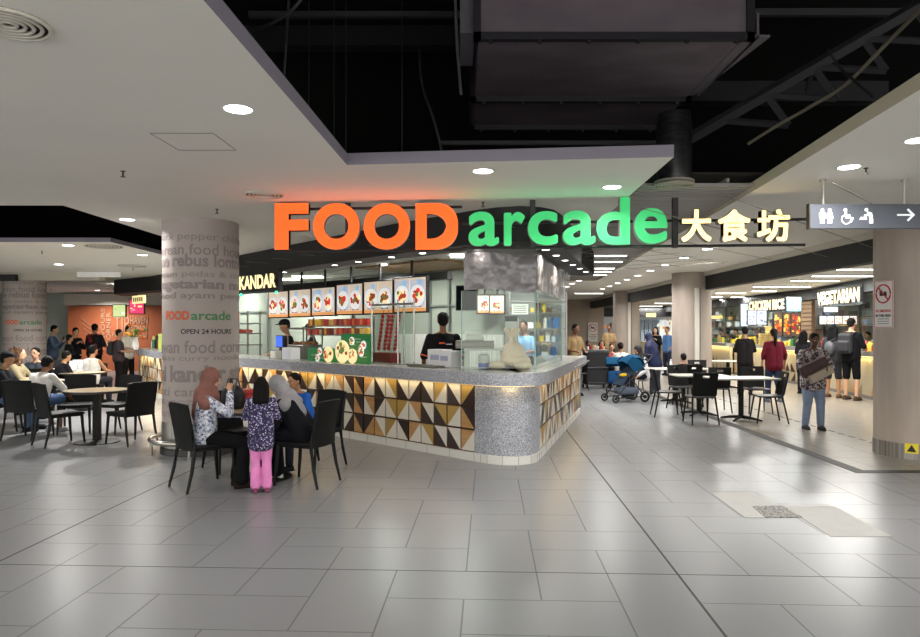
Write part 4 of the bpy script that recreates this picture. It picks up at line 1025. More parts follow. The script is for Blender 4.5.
bm = new(); bx(bm, -.05, 0, .31, .5, .3, .10, bev=.005); obj('upper_tray', bm, ramp_noise('slatted steel tray', '#5c5650', '#8c857c', (1, 1, 60), .4, metal=.5), t)
bm = new(); bx(bm, .12, -.06, .245, .62, .3, .03, bev=.004); obj('lower_shelf', bm, M_STL, t)
for sx in (-.15, .36):
    bm = new(); bx(bm, sx, -.1, .12, .07, .1, .24); obj('leg', bm, M_STL, t)
for k in range(2):
    bm = new(); bx(bm, 0, 0, .025, .26-.03*k, .2, .05, bev=.018); bx(bm, 0, 0, .05, .24-.03*k, .18, .02, bev=.006)
    tag(obj('foam_box', bm, M_WH, loc=(gx(474, 8.9), 8.9, 1.45+.058*k)), ['white foam lunch box on the steel stand, lower of the two', 'white foam lunch box on the steel stand, upper of the two'][k], 'foam box', 'foam lunch boxes')
t = thing('clear_canister', 'clear plastic canister with blue label under the steel stand', 'canister', (gx(484, 8.75), 8.75, 1.089)); bm = new(); lathe(bm, [(.07, 0), (.075, .02), (.075, .17), (.05, .19)], 20); obj('jar', bm, mat('cloudy plastic', '#c8ccc8', .3, alpha=.7), t, True); bm = new(); lathe(bm, [(.077, .02), (.077, .07)], 20); obj('label_band', bm, mat('blue label', '#3949a8', .4), t)
bread = mat('bag of pale buns', '#d7c0a6', .55, bump=.5, bscale=14, var=.1); plas = mat('cloudy bag plastic', '#f2d6bc', .45, bump=.8, bscale=18)
t = thing('bread_bag', 'big tied plastic bag of pale buns heaped on the corner of the counter', 'bag', (gx(513, 8.75), 8.75, 1.089))
bm = new(); ball(bm, (0, 0, .17), (.17, .15, .18), seg=20); ball(bm, (.03, -.02, .10), (.2, .17, .1), seg=20); limb(bm, (0, 0, .3), (-.02, 0, .40), .07, .025); [limb(bm, (-.02, 0, .4), (-.02+.08*cos(a), .05*sin(a), .5), .018, .035, 8) for a in (0, 1.2, 2.4, 3.6, 5)]; obj('bag', remesh(bm, .01, 2), plas, t, True)
for k, (dx, dy, r, lb) in enumerate(((-.16, .02, .11, 'left'), (.16, -.04, .12, 'right'))):
    bm = new(); ball(bm, (0, 0, .05), (r, r*.9, .06), seg=16)
    tag(obj('bun_packet', bm, bread, loc=(gx(509, 8.7)+dx, 8.55+dy, 1.089), smooth=True), 'low packet of pale buns at the %s foot of the big bag' % lb, 'buns', 'bun packets')
t = thing('saucepan', 'dark round pot on the counter right of the bun bag, behind glass', 'pot', (gx(528, 9.3), 9.3, 1.089)); bm = new(); lathe(bm, [(.07, 0), (.085, .02), (.085, .1), (.09, .105)], 20); obj('pan', bm, mat('dark brown pot', '#4b352a', .4), t, True); bm = new(); ball(bm, (0, 0, .12), (.08, .08, .03)); obj('lid', bm, M_BK, t)

# kitchen behind the glass
t = thing('kitchen_cupboard', 'tall white cupboard with a dark frame against the kitchen wall', 'cupboard', (gx(509.5, 12.6), 12.6, 0), -.1)
bm = new(); bx(bm, 0, 0, .9, .34, .4, 1.8, bev=.01); obj('body', bm, mat('white cupboard', '#c4c8c6', .4), t); bm = new(); bx(bm, 0, -.21, 1.3, .28, .02, .9, bev=.005); obj('door', bm, M_WH, t); bm = new(); bx(bm, .1, -.225, 1.3, .02, .02, .12); obj('handle', bm, M_BK, t); bm = new(); bx(bm, 0, -.215, 1.79, .3, .02, .1); obj('top_panel', bm, M_BK, t)
t = thing('kitchen_shelving', 'crowded steel kitchen shelving seen through the glass at the stall corner', 'shelving', (1.7, 14.9, 0), 0)
for z in (.95, 1.3, 1.6, 1.95, 2.2):
    bm = new(); bx(bm, 0, 0, z, 1.26, .4, .03); obj('shelf_board', bm, M_STL, t)
for sx in (-.62, 0, .62): bm = new(); bx(bm, sx, -.18, 1.2, .03, .03, 2.4); obj('upright', bm, M_STL, t)
rnd = random.Random(4); kk = [M_WH, mat('yellow tub', '#d8c04a', .4), mat('blue tub', '#4a78b0', .4), M_STL, mat('brown tub', '#7d5b41', .5), mat('pale tub', '#cfd6d0', .4)]
zl = nth = 0
for z in (.967, 1.317, 1.617, 1.967):
    x = -.6
    while x < .44:
        w_ = rnd.uniform(.07, .2); hh = rnd.uniform(.1, .24); bm = new()
        box_ = rnd.random() < .5
        if box_: bx(bm, 0, 0, hh/2, w_*.85, .2, hh, bev=.01)
        else: lathe(bm, [(w_*.35, 0), (w_*.42, hh*.8), (w_*.3, hh)], 12)
        px_w = Matrix.Translation((1.7, 14.93, 0)) @ Vector((x+w_/2, 0, z))
        ci = rnd.randrange(6); nth = nth+1 if z == zl else 1; zl = z
        tag(obj('storage_tub', bm, kk[ci], loc=px_w), '%s %s on the %s shelf of the kitchen shelving, %s from the left' % (['white', 'yellow', 'blue', 'steel', 'brown', 'pale'][ci], 'box' if box_ else 'jar', {.967: 'lowest', 1.317: 'second', 1.617: 'third', 1.967: 'upper'}[z], ['first', 'second', 'third', 'fourth', 'fifth', 'sixth', 'seventh', 'eighth', 'ninth', 'tenth', 'eleventh', 'twelfth'][nth-1]), 'container', 'tubs on the kitchen shelving'); x += w_+.02
t = thing('wall_notice', 'white notice sheet on the kitchen wall behind the corner glass', 'notice', (gx(520, 13.0), 13.0, 1.98), -.1, 'kitchen notices'); bm = new(); bx(bm, 0, 0, 0, .32, .01, .2); obj('sheet', bm, mat('lit sheet', '#eef0ea', .5, emit=.4), t); bm = new(); [bx(bm, 0, -.007, .06-.04*q, .25, .002, .012) for q in range(4)]; obj('print', bm, mat('sheet print', '#9a8f60', .6), t)
bm = new(); bx(bm, 1.75, 13.3, .52, 1.2, .6, 1.04, rz=-.1, bev=.01)
t = thing('prep_table', 'stainless kitchen worktop behind the corner glass', 'worktop', (0, 0, 0)); obj('worktop', bm, M_STL, t); bm = new(); bx(bm, 1.75, 12.98, 1.02, 1.15, .01, .05, rz=-.1); obj('light_strip', bm, mat('yellow kitchen strip', (1, .85, .3), .4, emit=2), t)

# ================================================================ right hand hall: stalls beyond the columns
SX = 9.65; M_CT = mat('cream stall front', '#a99e84', .5, var=.05, vscale=2); M_TOP = mat('pale stall worktop', '#9a978f', .3)
def stall(label, x0, y0, x1, y1, seed):
    """counter running from (x0,y0) near to (x1,y1) far, its front facing the hall (towards -x)"""
    t = thing('stall_counter', label, 'counter', (0, 0, 0), group=None)
    P_ = [(x1, y1), (x0, y0)]   # inside is to the left when walking towards the camera: +x
    bm = new(); strip(bm, P_, 0, .1, 0, .98); obj('front_panel', bm, M_CT, t)
    bm = new(); strip(bm, P_, -.12, .7, .98, 1.09); obj('worktop', bm, M_TOP, t)
    bm = new(); strip(bm, P_, -.05, -.03, .96, .978); obj('light_strip', bm, M_WARM, t)
    a, b_ = Vector(P_[0]), Vector(P_[1]); L = (b_-a).length; tt = (b_-a).normalized(); nn = Vector((-tt.y, tt.x)); rnd = random.Random(seed)
    bm = new()
    for q in range(int(L/.34)):
        if rnd.random() < .25: continue
        p = a+tt*(.17+q*.34); hgt = rnd.choice((.25, .5, .5))
        for k in range(int(hgt/.25)):
            z = .08+k*.27
            v = [bm.verts.new((*(p+tt*sx-nn*.004), z+sz)) for sx, sz in ((-.14, 0), (.14, 0), (rnd.choice((-.14, .14, 0)), .25))]; f = bm.faces.new(v); f.material_index = rnd.choice((0, 1, 2))
            vb = [bm.verts.new(v_.co+Vector((*(nn*.004), 0))) for v_ in v]
            for q2 in range(3): bm.faces.new((v[q2], v[(q2+1) % 3], vb[(q2+1) % 3], vb[q2]))
    obj('triangle_inlay', bm, [TM[2], TM[1], mat('taupe inlay', '#84735c', .5)], t)
    bm = new(); strip(bm, P_, -.01, .09, 0, .08); obj('kick_board', bm, mat('grey kick board', '#6c6a66', .5), t)
    n = max(1, int(L/2.2))
    for q in range(n):
        A2, B2 = a+(b_-a)*(q/n), a+(b_-a)*((q+1)/n); c = (A2+B2)/2-nn*.06
        light_area('strip_lamp', (c.x, c.y, .95), L/n, 3*L/n, (1, .76, .36), rot=(0, 0, atan2(tt.y, tt.x)), size_y=.03, parent=t)
    return t
stall('cream food stall counter with glowing top edge below the VEGETARIAN sign', 9.25, 14.9, 9.75, 18.7, 1)
stall('cream food stall counter with glowing top edge below the CHICKEN RICE sign', 9.75, 18.72, 9.75, 24.0, 2)
stall('far cream stall counter left of the CHICKEN RICE sign', 9.6, 24.02, 9.9, 31, 3)
# stall fascia and boards
bm = new(); strip(bm, [(9.9, 33), (9.75, 24), (9.75, 18.7), (8.95, 14.9), (8.5, 13.4)], 0, .3, 2.42, 2.72); struct('trim_15', bm, M_FAS)
bm = new(); bx(bm, 11.4, 22, 1.4, .1, 24, 2.8); struct('wall_hall_back', bm, mat('pale grey green stall wall', '#c2c6c0', .5))
def side_sign(label, body, p_near, p_far, z0, z1):
    a, b_ = Vector(p_far), Vector(p_near); tt = (b_-a).normalized(); L = (b_-a).length; rz = atan2(tt.y, tt.x)
    M_ = Matrix.Translation((a.x, a.y, 0)) @ Matrix.Rotation(rz, 4, 'Z')
    t = thing('stall_sign', label, 'sign', (0, 0, 0)); bm = new(); bx(bm, L/2, .03, (z0+z1)/2, L+.1, .08, z1-z0+.14, M=M_); obj('sign_board', bm, mat('black sign board', '#121213', .5), t)
    text('letters', body, [M_YS, M_EDGE], .03, L-.03, z0, z1, -.015, .03, .045, t, M=M_); return t
def onx(px, x): return x/((px-CX)/F)
yv0, yv1 = onx(818.5, 9.2), onx(862, 8.95)
side_sign('lit VEGETARIAN stall sign', 'VEGETARIAN', (8.98, onx(862, 8.98)), (9.42, onx(818.5, 9.42)), 2.22, 2.55)
side_sign('lit CHICKEN RICE stall sign', 'CHICKEN RICE', (9.6, onx(786, 9.6)), (9.6, onx(750, 9.6)), 2.19, 2.5)
def facing_sign(name, label, px0, px1, y0, y1, d, build, cat='screen', group=None):
    t = thing(name, label, cat, (gx((px0+px1)/2, d), d, zat((y0+y1)/2, d)), 0, group); w_ = (px1-px0)*d/F; hh = (y1-y0)*d/F; build(t, w_, hh); return t
def scr(cols, em, seed, rows=4, back='#202428'):
    def b(t, w_, hh):
        bm = new(); bx(bm, 0, .04, 0, w_+.04, .06, hh+.04, bev=.006); obj('casing', bm, M_BK, t)
        rnd = random.Random(seed); bm = new(); bx(bm, 0, .005, 0, w_, .006, hh, 0)
        for q in range(rows*3):
            bx(bm, rnd.uniform(-.38, .38)*w_, -.001-.0003*q, rnd.uniform(-.38, .38)*hh, w_*rnd.uniform(.08, .3), .004, hh*rnd.uniform(.05, .2), 1+rnd.randrange(len(cols)-1))
        obj('display', bm, [mat('display '+c, c, .4, emit=em*.6) for c in cols], t)
    return b
facing_sign('menu_screen', 'bright blue menu screen between the CHICKEN RICE and VEGETARIAN signs', 787, 801, 297.5, 311, 17.6, scr(['#7fd0e6', '#d9f2e0', '#f0f0c0', '#4fb0c8'], .9, 3))
for k, (x0, x1, lb) in enumerate(((748, 756.5, 'left of two pale menu screens under the CHICKEN RICE sign'), (757.5, 766.5, 'right of two pale menu screens under the CHICKEN RICE sign'))):
    facing_sign('menu_screen', lb, x0, x1, 310.5, 324.5, 19.0, scr(['#cdd8ea', '#8e9fb8', '#e8ecf4', '#6d7a92'], .75, 7+k, 6), group='pale menu screens')
for k, (x0, x1, lb) in enumerate(((774, 782, 'leftmost of three food pictures hung between the stalls'), (783.5, 790.5, 'middle of three food pictures hung between the stalls'), (791.5, 800.5, 'rightmost and brightest red food picture hung between the stalls'))):
    facing_sign('hanging_food_picture', lb, x0, x1, 313, 336, 18.6, scr(['#5a4a40', '#d23a20', '#e08a2a', '#f0c060', '#b02818'], .65, 20+k, 8), 'poster', 'food pictures between the stalls')
for k in range(5):
    facing_sign('dish_picture', 'small round dish picture over the VEGETARIAN stall counter, %s of five' % ['leftmost', 'second', 'middle', 'fourth', 'rightmost'][k], 820+k*7.6, 826.5+k*7.6, 316, 324, 16.2, scr(['#e8e4dc', '#c04a38', '#a06038', '#d8b080'], .6, 40+k, 3), 'poster', 'dish pictures over the vegetarian counter')
facing_sign('light_box', 'white lit notice behind the VEGETARIAN counter', 824, 838, 307, 312, 16.9, scr(['#eef4f2', '#cfdad8'], 1.2, 50, 2), 'light box')
facing_sign('light_box', 'tall pale blue lit display left of the CHICKEN RICE sign', 741, 748, 304, 326, 21.5, scr(['#b8d4ec', '#88a8c8', '#dce8f4'], .9, 51, 4), 'light box')
facing_sign('light_box', 'small yellow lit stall sign far beyond the right tables', 711, 723, 315.5, 319, 28, scr(['#f4e29a', '#e8d070'], 1.2, 52, 2), 'light box')
facing_sign('light_box', 'small yellow lit sign in the far gap between two columns', 646, 656, 313, 317, 30, scr(['#f2e08a', '#e0c860'], 1.3, 53, 2), 'light box')
# bright far stalls seen in the gaps
def wallbox(b, x0, x1, y, z0, z1, mi=0, dp=.1): bx(b, (x0+x1)/2, y, (z0+z1)/2, x1-x0, dp, z1-z0, mi)
t = thing('far_stall', 'bright distant stall front with pale panels between the two far columns', 'stall', (0, 0, 0)); d = 33.0; rnd = random.Random(12)
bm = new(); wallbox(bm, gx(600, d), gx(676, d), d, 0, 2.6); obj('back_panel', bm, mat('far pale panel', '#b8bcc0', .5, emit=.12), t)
for q in range(9):
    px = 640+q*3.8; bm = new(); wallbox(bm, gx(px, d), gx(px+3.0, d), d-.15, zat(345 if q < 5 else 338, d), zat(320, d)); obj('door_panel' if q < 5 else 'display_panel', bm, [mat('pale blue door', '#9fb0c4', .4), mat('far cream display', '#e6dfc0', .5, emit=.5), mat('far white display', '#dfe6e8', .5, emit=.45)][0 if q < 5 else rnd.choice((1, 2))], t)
for q in range(26):
    bm = new(); px = rnd.uniform(655, 671) if q < 18 else rnd.uniform(602, 612); py = rnd.uniform(316, 345); wallbox(bm, gx(px, d), gx(px+rnd.uniform(1.2, 3), d), d-.25-.002*q, zat(py+2.5, d), zat(py, d), dp=.02); obj('display_card', bm, [mat('far cream display'), mat('far white display'), mat('display #e08a2a'), mat('display #5a4a40')][rnd.randrange(4)], t)
bm = new(); wallbox(bm, gx(602, d), gx(676, d), d-.5, 0, 1.0, dp=.5); obj('counter', bm, M_CT, t)
bm = new(); wallbox(bm, gx(602, d), gx(676, d), d-.3, 2.2, 2.6, dp=.3); obj('fascia', bm, M_FAS, t)
for k, (a, b_, py, d) in enumerate(((640, 662, 306.5, 29), (655, 676, 303.5, 27), (700, 722, 297, 22), (716, 745, 293.5, 20.5), (720, 748, 300, 24.5), (731, 760, 297.5, 23), (752, 776, 291.5, 19.5), (754, 810, 287, 16.7), (792, 838, 281.2, 15.0), (813, 874, 276.5, 13.4), (838, 890, 270, 11.6))):
    ww = ['over the far gap, left', 'over the far gap, right', 'just right of the second column, highest', 'right of the second column, second', 'deep in the hall, faint', 'deep in the hall, wide', 'fourth from the column', 'long one left of the CHICKEN RICE sign', 'above the VEGETARIAN sign, far', 'above the VEGETARIAN sign, nearest and brightest', 'near the right column top']
    dd = (2.68-EYE)*F/(HY-py); linear('hall ceiling linear light '+ww[k], gx(a, dd), gx(b_, dd), dd, 2.705, 70 if k % 2 else 45, .09)
# goods on the hall stall counters
rnd = random.Random(15); GM = [M_WH, mat('straw basket', '#b39a62', .7), mat('red carton', '#a8362c', .5), mat('yellow tub'), M_STL, mat('brown jar', '#5d3d28', .4), mat('green bottle', '#3c7448', .3)]
for q in range(46):
    px = 712+q*3.6
    if 793 < px < 812: x = 9.75
    s = (px-CX)/F; y = 9.95/s if px < 800 else (9.95-.0)/s; x = gx(px, y)
    if px > 800: y = (9.05+.35)/s if px > 850 else 9.75/s; x = gx(px, y)
    if y > 30: continue
    bm = new(); r = rnd.uniform(.05, .1); hh = rnd.uniform(.1, .3)
    box_ = rnd.random() < .5; ci = rnd.randrange(7)
    if box_: bx(bm, 0, 0, hh/2, r*2, r*2, hh, bev=.01)
    else: lathe(bm, [(r*.8, 0), (r, hh*.2), (r*.95, hh*.7), (r*.5, hh)], 12)
    cnt = globals().setdefault('_gc', {}); key = (box_, ci, px > 793); cnt[key] = cnt.get(key, 0)+1
    tag(obj('carton' if box_ else 'jar', bm, GM[ci], loc=(x, y, 1.09)), '%s %s on the %s stall counter, %s such from the left' % (['white', 'straw coloured', 'red', 'yellow', 'steel', 'dark brown', 'green'][ci], 'carton' if box_ else 'jar', 'VEGETARIAN' if px > 793 else 'CHICKEN RICE', ['first', 'second', 'third', 'fourth', 'fifth', 'sixth', 'seventh', 'eighth'][cnt[key]-1]), 'container', 'goods on the hall stall counters')
for k, (px, y, n) in enumerate(((761, 19.0, 5), (768, 18.9, 8))):
    for q in range(n):
        bm = new(); lathe(bm, [(.15, 0), (.17, .05), (.165, .07)], 18); bx(bm, 0, 0, .035, .2, .2, .02)
        tag(obj('steamer_basket', bm, mat('bamboo steamer', '#b8a064', .6), loc=(gx(px, 20.0)+.1, 20.0, 1.09+.075*q), smooth=True), 'bamboo basket, %s in the %s stack below the CHICKEN RICE sign' % (['lowest', 'second from bottom', 'third from bottom', 'fourth from bottom', 'fifth from bottom', 'sixth from bottom', 'seventh from bottom', 'topmost'][q] if not (k == 0 and q == 4) else 'topmost', ['shorter', 'taller'][k]), 'basket', 'stacked steamer baskets')

# ---- restroom direction sign
t = thing('direction_sign', 'long grey hanging sign with restroom symbols and a right arrow', 'sign', (0, 6.3, 0)); d = 6.3
x0, x1 = gx(810, d), gx(935, d); zt, zb = zat(204, d), zat(228.5, d)
bm = new(); bx(bm, (x0+x1)/2, .025, (zt+zb)/2, x1-x0, .05, zt-zb, bev=.004); obj('panel', bm, mat('slate sign panel', '#5b5f68', .35, .3), t)
bm = new(); bx(bm, x0-.004, .025, (zt+zb)/2, .01, .056, zt-zb+.01); obj('end_cap', bm, M_BK, t)
for px in (824.5, 906): bm = new(); cyl(bm, (gx(px, d), .025, zt), (gx(px, d), .025, 3.0), .012, seg=10); lathe(bm, [(.03, 2.985), (.03, 3.0)], 16, cx=gx(px, d), cy=.025); obj('hanging_rod', bm, mat('pale rod', '#b9b5ae', .3, .5), t, True)
M_ICO = mat('white pictogram', '#eceef2', .4, emit=.35)
def I(px, py): return gx(px, d), zat(py, d)
sc = d/F
def man(b, px, dress=False):
    x, z = I(px, 216.5); s = sc
    disc(b, x, z+6.3*s, 1.7*s, -.008, 0)
    if dress: fprism(b, [(x-2.2*s, z+4.2*s), (x+2.2*s, z+4.2*s), (x+3.6*s, z-2*s), (x-3.6*s, z-2*s)], -.008, 0)
    else: fprism(b, [(x-3*s, z+4.2*s), (x+3*s, z+4.2*s), (x+3*s, z-2*s), (x-3*s, z-2*s)], -.008, 0)
    for q in (-1.2, 1.2): bx(b, x+q*s, -.004, z-4.4*s, 1.7*s, .008, 5.4*s)
bm = new(); man(bm, 822); obj('man_symbol', bm, M_ICO, t); bm = new(); man(bm, 829.5, True); obj('woman_symbol', bm, M_ICO, t)
bm = new(); x, z = I(846.5, 217); s = sc
disc(bm, x-1.5*s, z+7*s, 1.6*s, -.008, 0); bx(bm, x-1*s, -.004, z+3*s, 1.8*s, .008, 6*s); bx(bm, x+1.2*s, -.004, z+1.6*s, 4.4*s, .008, 1.4*s); bx(bm, x+1.6*s, -.004, z-.6*s, 5*s, .008, 1.6*s); bx(bm, x+5*s, -.004, z-3*s, 1.6*s, .008, 5.4*s, ry=.5)
tube(bm, [(x-.6*s+4.6*s*cos(a*pi/8), -.004, z-2.4*s+4.6*s*sin(a*pi/8)) for a in range(5, 15)], .65*s, 6); obj('wheelchair_symbol', bm, M_ICO, t)
bm = new(); x, z = I(868, 216.5)
disc(bm, x-2*s, z+6.6*s, 1.7*s, -.008, 0); fprism(bm, [(x-1*s, z+5*s), (x+3.5*s, z+3.5*s), (x+4.5*s, z-1*s), (x+1.5*s, z-2*s), (x+.5*s, z+1*s), (x-4*s, z+.5*s), (x-4*s, z+1.8*s), (x-1*s, z+2.6*s)], -.008, 0); bx(bm, x+2.2*s, -.004, z-4.6*s, 1.7*s, .008, 5*s); bx(bm, x+4*s, -.004, z-4.6*s, 1.5*s, .008, 5*s)
bx(bm, x-5*s, -.004, z-2.6*s, 7*s, .008, 1.4*s); disc(bm, x-2.6*s, z-.9*s, 1.1*s, -.008, 0); bx(bm, x-5.5*s, -.004, z-1.2*s, 4*s, .008, 1.3*s); obj('baby_change_symbol', bm, M_ICO, t)
bm = new(); x, z = I(905.5, 215); bx(bm, x-1*s, -.004, z, 15*s, .008, 1.6*s); bx(bm, x+5*s, -.004, z+2.6*s, 9*s, .008, 1.8*s, ry=pi/4); bx(bm, x+5*s, -.004, z-2.6*s, 9*s, .008, 1.8*s, ry=-pi/4); obj('arrow', bm, M_ICO, t)

# ---- notices
def no_sign(label, x, y, z, w_, h_, rz, tail=True):
    t = thing('notice', label, 'notice', (x, y, z), rz, 'no-smoking notices'); R_ = w_*.38
    bm = new(); bx(bm, 0, .005, 0, w_, .01, h_, bev=.003); obj('board', bm, mat('white notice board', '#d8d6d4', .4), t)
    bm = new(); n = 24; tube(bm, [(R_*cos(2*pi*k/n), -.002, h_*.22+R_*sin(2*pi*k/n)) for k in range(n)], w_*.035, 6, closed=True); tube(bm, [(-R_*.7, -.002, h_*.22+R_*.7), (R_*.7, -.002, h_*.22-R_*.7)], w_*.03, 6); obj('red_ring', bm, mat('notice red', '#b8272b', .4), t)
    bm = new(); bx(bm, 0, -.002, h_*.2, w_*.36, .004, w_*.1); bx(bm, -w_*.12, -.002, h_*.25, w_*.14, .004, w_*.16); bx(bm, w_*.1, -.002, h_*.24, w_*.12, .004, w_*.1); obj('cigarette_symbol', bm, M_BK, t)
    for q, s_ in enumerate(('NO SMOKING', 'IN THIS AREA')): text('words', s_, [mat('notice red'), mat('notice red')] if q == 0 else [M_BK, M_BK], -w_*.4, w_*.4, -h_*(.17+.1*q), -h_*(.11+.1*q), -.001, .002, .02, t)
    bm = new(); [bx(bm, 0, -.001, -h_*(.31+.05*q), w_*.6, .003, h_*.015) for q in range(3)]; obj('small_print', bm, mat('grey print', '#77777a', .5), t)
    if w_ > .28 and tail:
        bm = new()
        for sx in (-1, 1): bx(bm, sx*w_*.48, -.001, 0, .006, .004, h_*.98)
        bx(bm, 0, -.001, h_*.485, w_*.97, .004, .006); bx(bm, 0, -.001, -h_*.485, w_*.97, .004, .006); obj('red_border', bm, mat('notice red'), t)
    return t
a = atan2(-8.62, -5.83)   # towards camera
a2 = a-.8
no_sign('white no-smoking notice on the round column at the right edge', 5.83+.485*cos(a2), 8.62+.485*sin(a2), zat(303.5, 8.3), .30, .60, a2+pi/2)
no_sign('small no-smoking notice on the far taupe wall behind the man in khaki', gx(593, 31.8), 31.85, zat(332, 31.8), .46, .9, 0, False)
t = thing('warning_sticker', 'yellow and black warning sticker at the foot of the right column', 'sticker', (5.83+.49*cos(a-.1), 8.62+.49*sin(a-.1), .14), a-.1+pi/2); bm = new(); bx(bm, 0, 0, 0, .14, .01, .12); obj('yellow_patch', bm, mat('yellow sticker', '#e4cf2c', .4), t); bm = new(); fprism(bm, [(-.05, -.04), (.05, -.04), (0, .045)], -.008, -.004); obj('black_triangle', bm, M_BK, t)
# floor grate and pale cover slabs
M_PALE = mat('pale cover slab', '#9b9a97', .6, var=.03)
def slab(label, P_):
    bm = new(); prism(bm, [ground(*p) for p in P_], .0005, .003); tag(obj('cover_slab', bm, M_PALE), label, 'floor slab', 'pale cover slabs')
slab('pale floor cover slab left of the drain grate', [(711, 493), (755, 493), (781, 506), (751.5, 506.5), (765.5, 518), (745, 518)]); slab('pale floor cover slab right of the drain grate', [(783, 506), (833, 505.5), (893, 537), (831, 537)])
t = thing('drain_grate', 'patterned metal drain grate set in the floor on the right', 'grate', (*ground(777, 511.7), .0)); q4 = [ground(*p) for p in ((751.5, 506.5), (782.5, 506.5), (803, 517.5), (766, 518))]; cx_, cy_ = t.location.x, t.location.y
bm = new(); prism(bm, [(x-cx_, y-cy_) for x, y in q4], .0005, .004); obj('plate', bm, mat('dark grate', '#5a5856', .5, .4), t)
m_ = ramp_noise('worn grate pattern', '#3b3a39', '#8f8c87', (45, 45, 1), .5, detail=1, lo=.47, hi=.53, metal=.3); t_ = [o for o in COL.objects if o.parent == t][0]; t_.data.materials[0] = m_

# ================================================================ far left: the stall at the end with hanging signs, flowers
for k, (lb, px, d, y0, y1, wpx, c) in enumerate((('yellow and green lit sign hanging at the far left end of the stall fascia', 119, 19.5, 305, 316.5, 12, ['#dff2b0', '#f3f0a0', '#b8e07c', '#ffffff']), ('pink lit sign with a cream title hanging at the far left stall', 136.5, 18.0, 300, 313.5, 14, ['#e0386c', '#f4e6a8', '#c82858', '#f07898']))):
    facing_sign('hanging_sign', lb, px-wpx/2, px+wpx/2, y0, y1, d, scr(c, .85, 70+k, 3), 'sign', 'lit signs hanging at the far left')
t = thing('title_sign', 'slanted cream title board above the pink hanging sign', 'sign', (gx(139, 17.2), 17.2, zat(299.5, 17.2)), LA); bm = new(); bx(bm, 0, 0, 0, .75, .05, .2); obj('board', bm, mat('cream lit board', '#f1e6a6', .5, emit=.8), t); bm = new(); [bx(bm, -.26+.13*q, -.03, 0, .07, .01, .11) for q in range(5)]; obj('letter_blocks', bm, mat('brown letters', '#8a6a3c', .6), t)
t = thing('flower_vase', 'bunch of orange and yellow flowers in a vase on the far left counter', 'flowers', (-8.05, 16.75, 1.089))
bm = new(); lathe(bm, [(.05, 0), (.08, .1), (.05, .28), (.06, .3)], 16); obj('vase', bm, M_WH, t, True)
rnd = random.Random(19)
for q in range(16):
    a = rnd.uniform(0, 6.3); k = rnd.uniform(.03, .28); z = .45+rnd.uniform(-.1, .2)-k*.4; bm = new(); ball(bm, (cos(a)*k, sin(a)*k, z), (.05, .05, .035), seg=8); obj('flower', bm, [mat('yellow petal', '#e8b62c', .6), mat('orange petal', '#d8702a', .6), mat('leaf green', '#4d7a34', .6)][q % 3], t, True)
bm = new(); [tube(bm, [(0, 0, .25), (cos(a)*.12, sin(a)*.12, .45)], .006, 5) for a in range(6)]; obj('stem', bm, mat('leaf green'), t)
rnd = random.Random(23)
for q in range(14):
    px = 133+q*2.4; s = (px-CX)/F
    # point on the far-left part of the counter path
    P1, P2 = Vector(offs(PATH, .3)[0]), Vector(offs(PATH, .3)[1]); best = min((P1.lerp(P2, v/60) for v in range(61)), key=lambda p: abs(p.x/p.y-s))
    bm = new(); hh = rnd.uniform(.14, .4); r = rnd.uniform(.04, .08)
    if q % 3: lathe(bm, [(r, 0), (r, hh*.6), (r*.4, hh*.8), (r*.4, hh)], 10)
    else: bx(bm, 0, 0, hh/2, r*3, .05, hh, bev=.01)
    if abs(best.x/best.y-s) < .01: tag(obj('drinks_bottle' if q % 3 else 'menu_stand', bm, [M_BK, mat('amber bottle', '#8a4a1c', .3), mat('lime card', '#c8d86a', .4), M_WH, mat('green bottle')][q % 5], loc=(best.x, best.y, 1.089)), '%s %s on the far left counter, %s from the flowers' % (['black', 'amber', 'lime', 'white', 'green'][q % 5], 'bottle' if q % 3 else 'menu stand', ['first', 'second', 'third', 'fourth', 'fifth', 'sixth', 'seventh', 'eighth', 'ninth', 'tenth', 'eleventh', 'twelfth', 'thirteenth', 'fourteenth'][q]), 'bottle' if q % 3 else 'menu stand', 'bottles and cards on the far left counter')

# busy back wall of the hall stalls
t = thing('stall_display_wall', 'pale crowded display wall behind the hall stall counters', 'display wall', (11.3, 0, 0)); rnd = random.Random(33)
DC = [mat('display #d9f2e0'), mat('far white display'), mat('display #8e9fb8'), mat('pale tub'), mat('display #f0c060'), mat('brown tub'), M_STL, M_WH, mat('display #5a4a40')]
for q in range(90):
    y = rnd.uniform(15, 30); z = rnd.choice((1.25, 1.5, 1.8, 2.05, 2.25)); bm = new(); bx(bm, -rnd.uniform(.02, .12), y, z, .05, rnd.uniform(.12, .5), rnd.uniform(.08, .26)); obj('display_item', bm, rnd.choice(DC), t)
for z in (1.12, 1.36, 1.66, 1.94): bm = new(); bx(bm, -.1, 22.5, z, .22, 15, .025); obj('shelf_board', bm, M_STL, t)
for q in range(9): bm = new(); bx(bm, -.15, 15+q*1.9, 1.4, .06, .06, 2.7); obj('upright', bm, M_STL, t)
t = thing('partition_panel', 'brown slatted panel between the hall stalls, beside the red food picture', 'partition', (9.95, onx(806.5, 9.95), 0)); bm = new(); bx(bm, 0, 0, 1.75, .1, .75, 1.4); obj('panel', bm, mat('brown slats', '#7b6247', .6), t); bm = new(); [bx(bm, -.06, 0, 1.1+q*.12, .02, .75, .02) for q in range(12)]; obj('slats', bm, mat('dark slat', '#4a3826', .6), t)
for k, px in enumerate((724, 735, 855, 872, 768)):
    bm = new(); x = 9.95; y = onx(px, x); bx(bm, x, y, 1.77, .012, .9 if k != 4 else .6, 1.3); tag(obj('glass_guard', bm, M_GL), 'clear glass guard on the hall stall counter, ' + ['far left', 'next to the second column', 'in front of the man with the backpack', 'beside the right column', 'below the CHICKEN RICE sign'][k], 'glass guard')
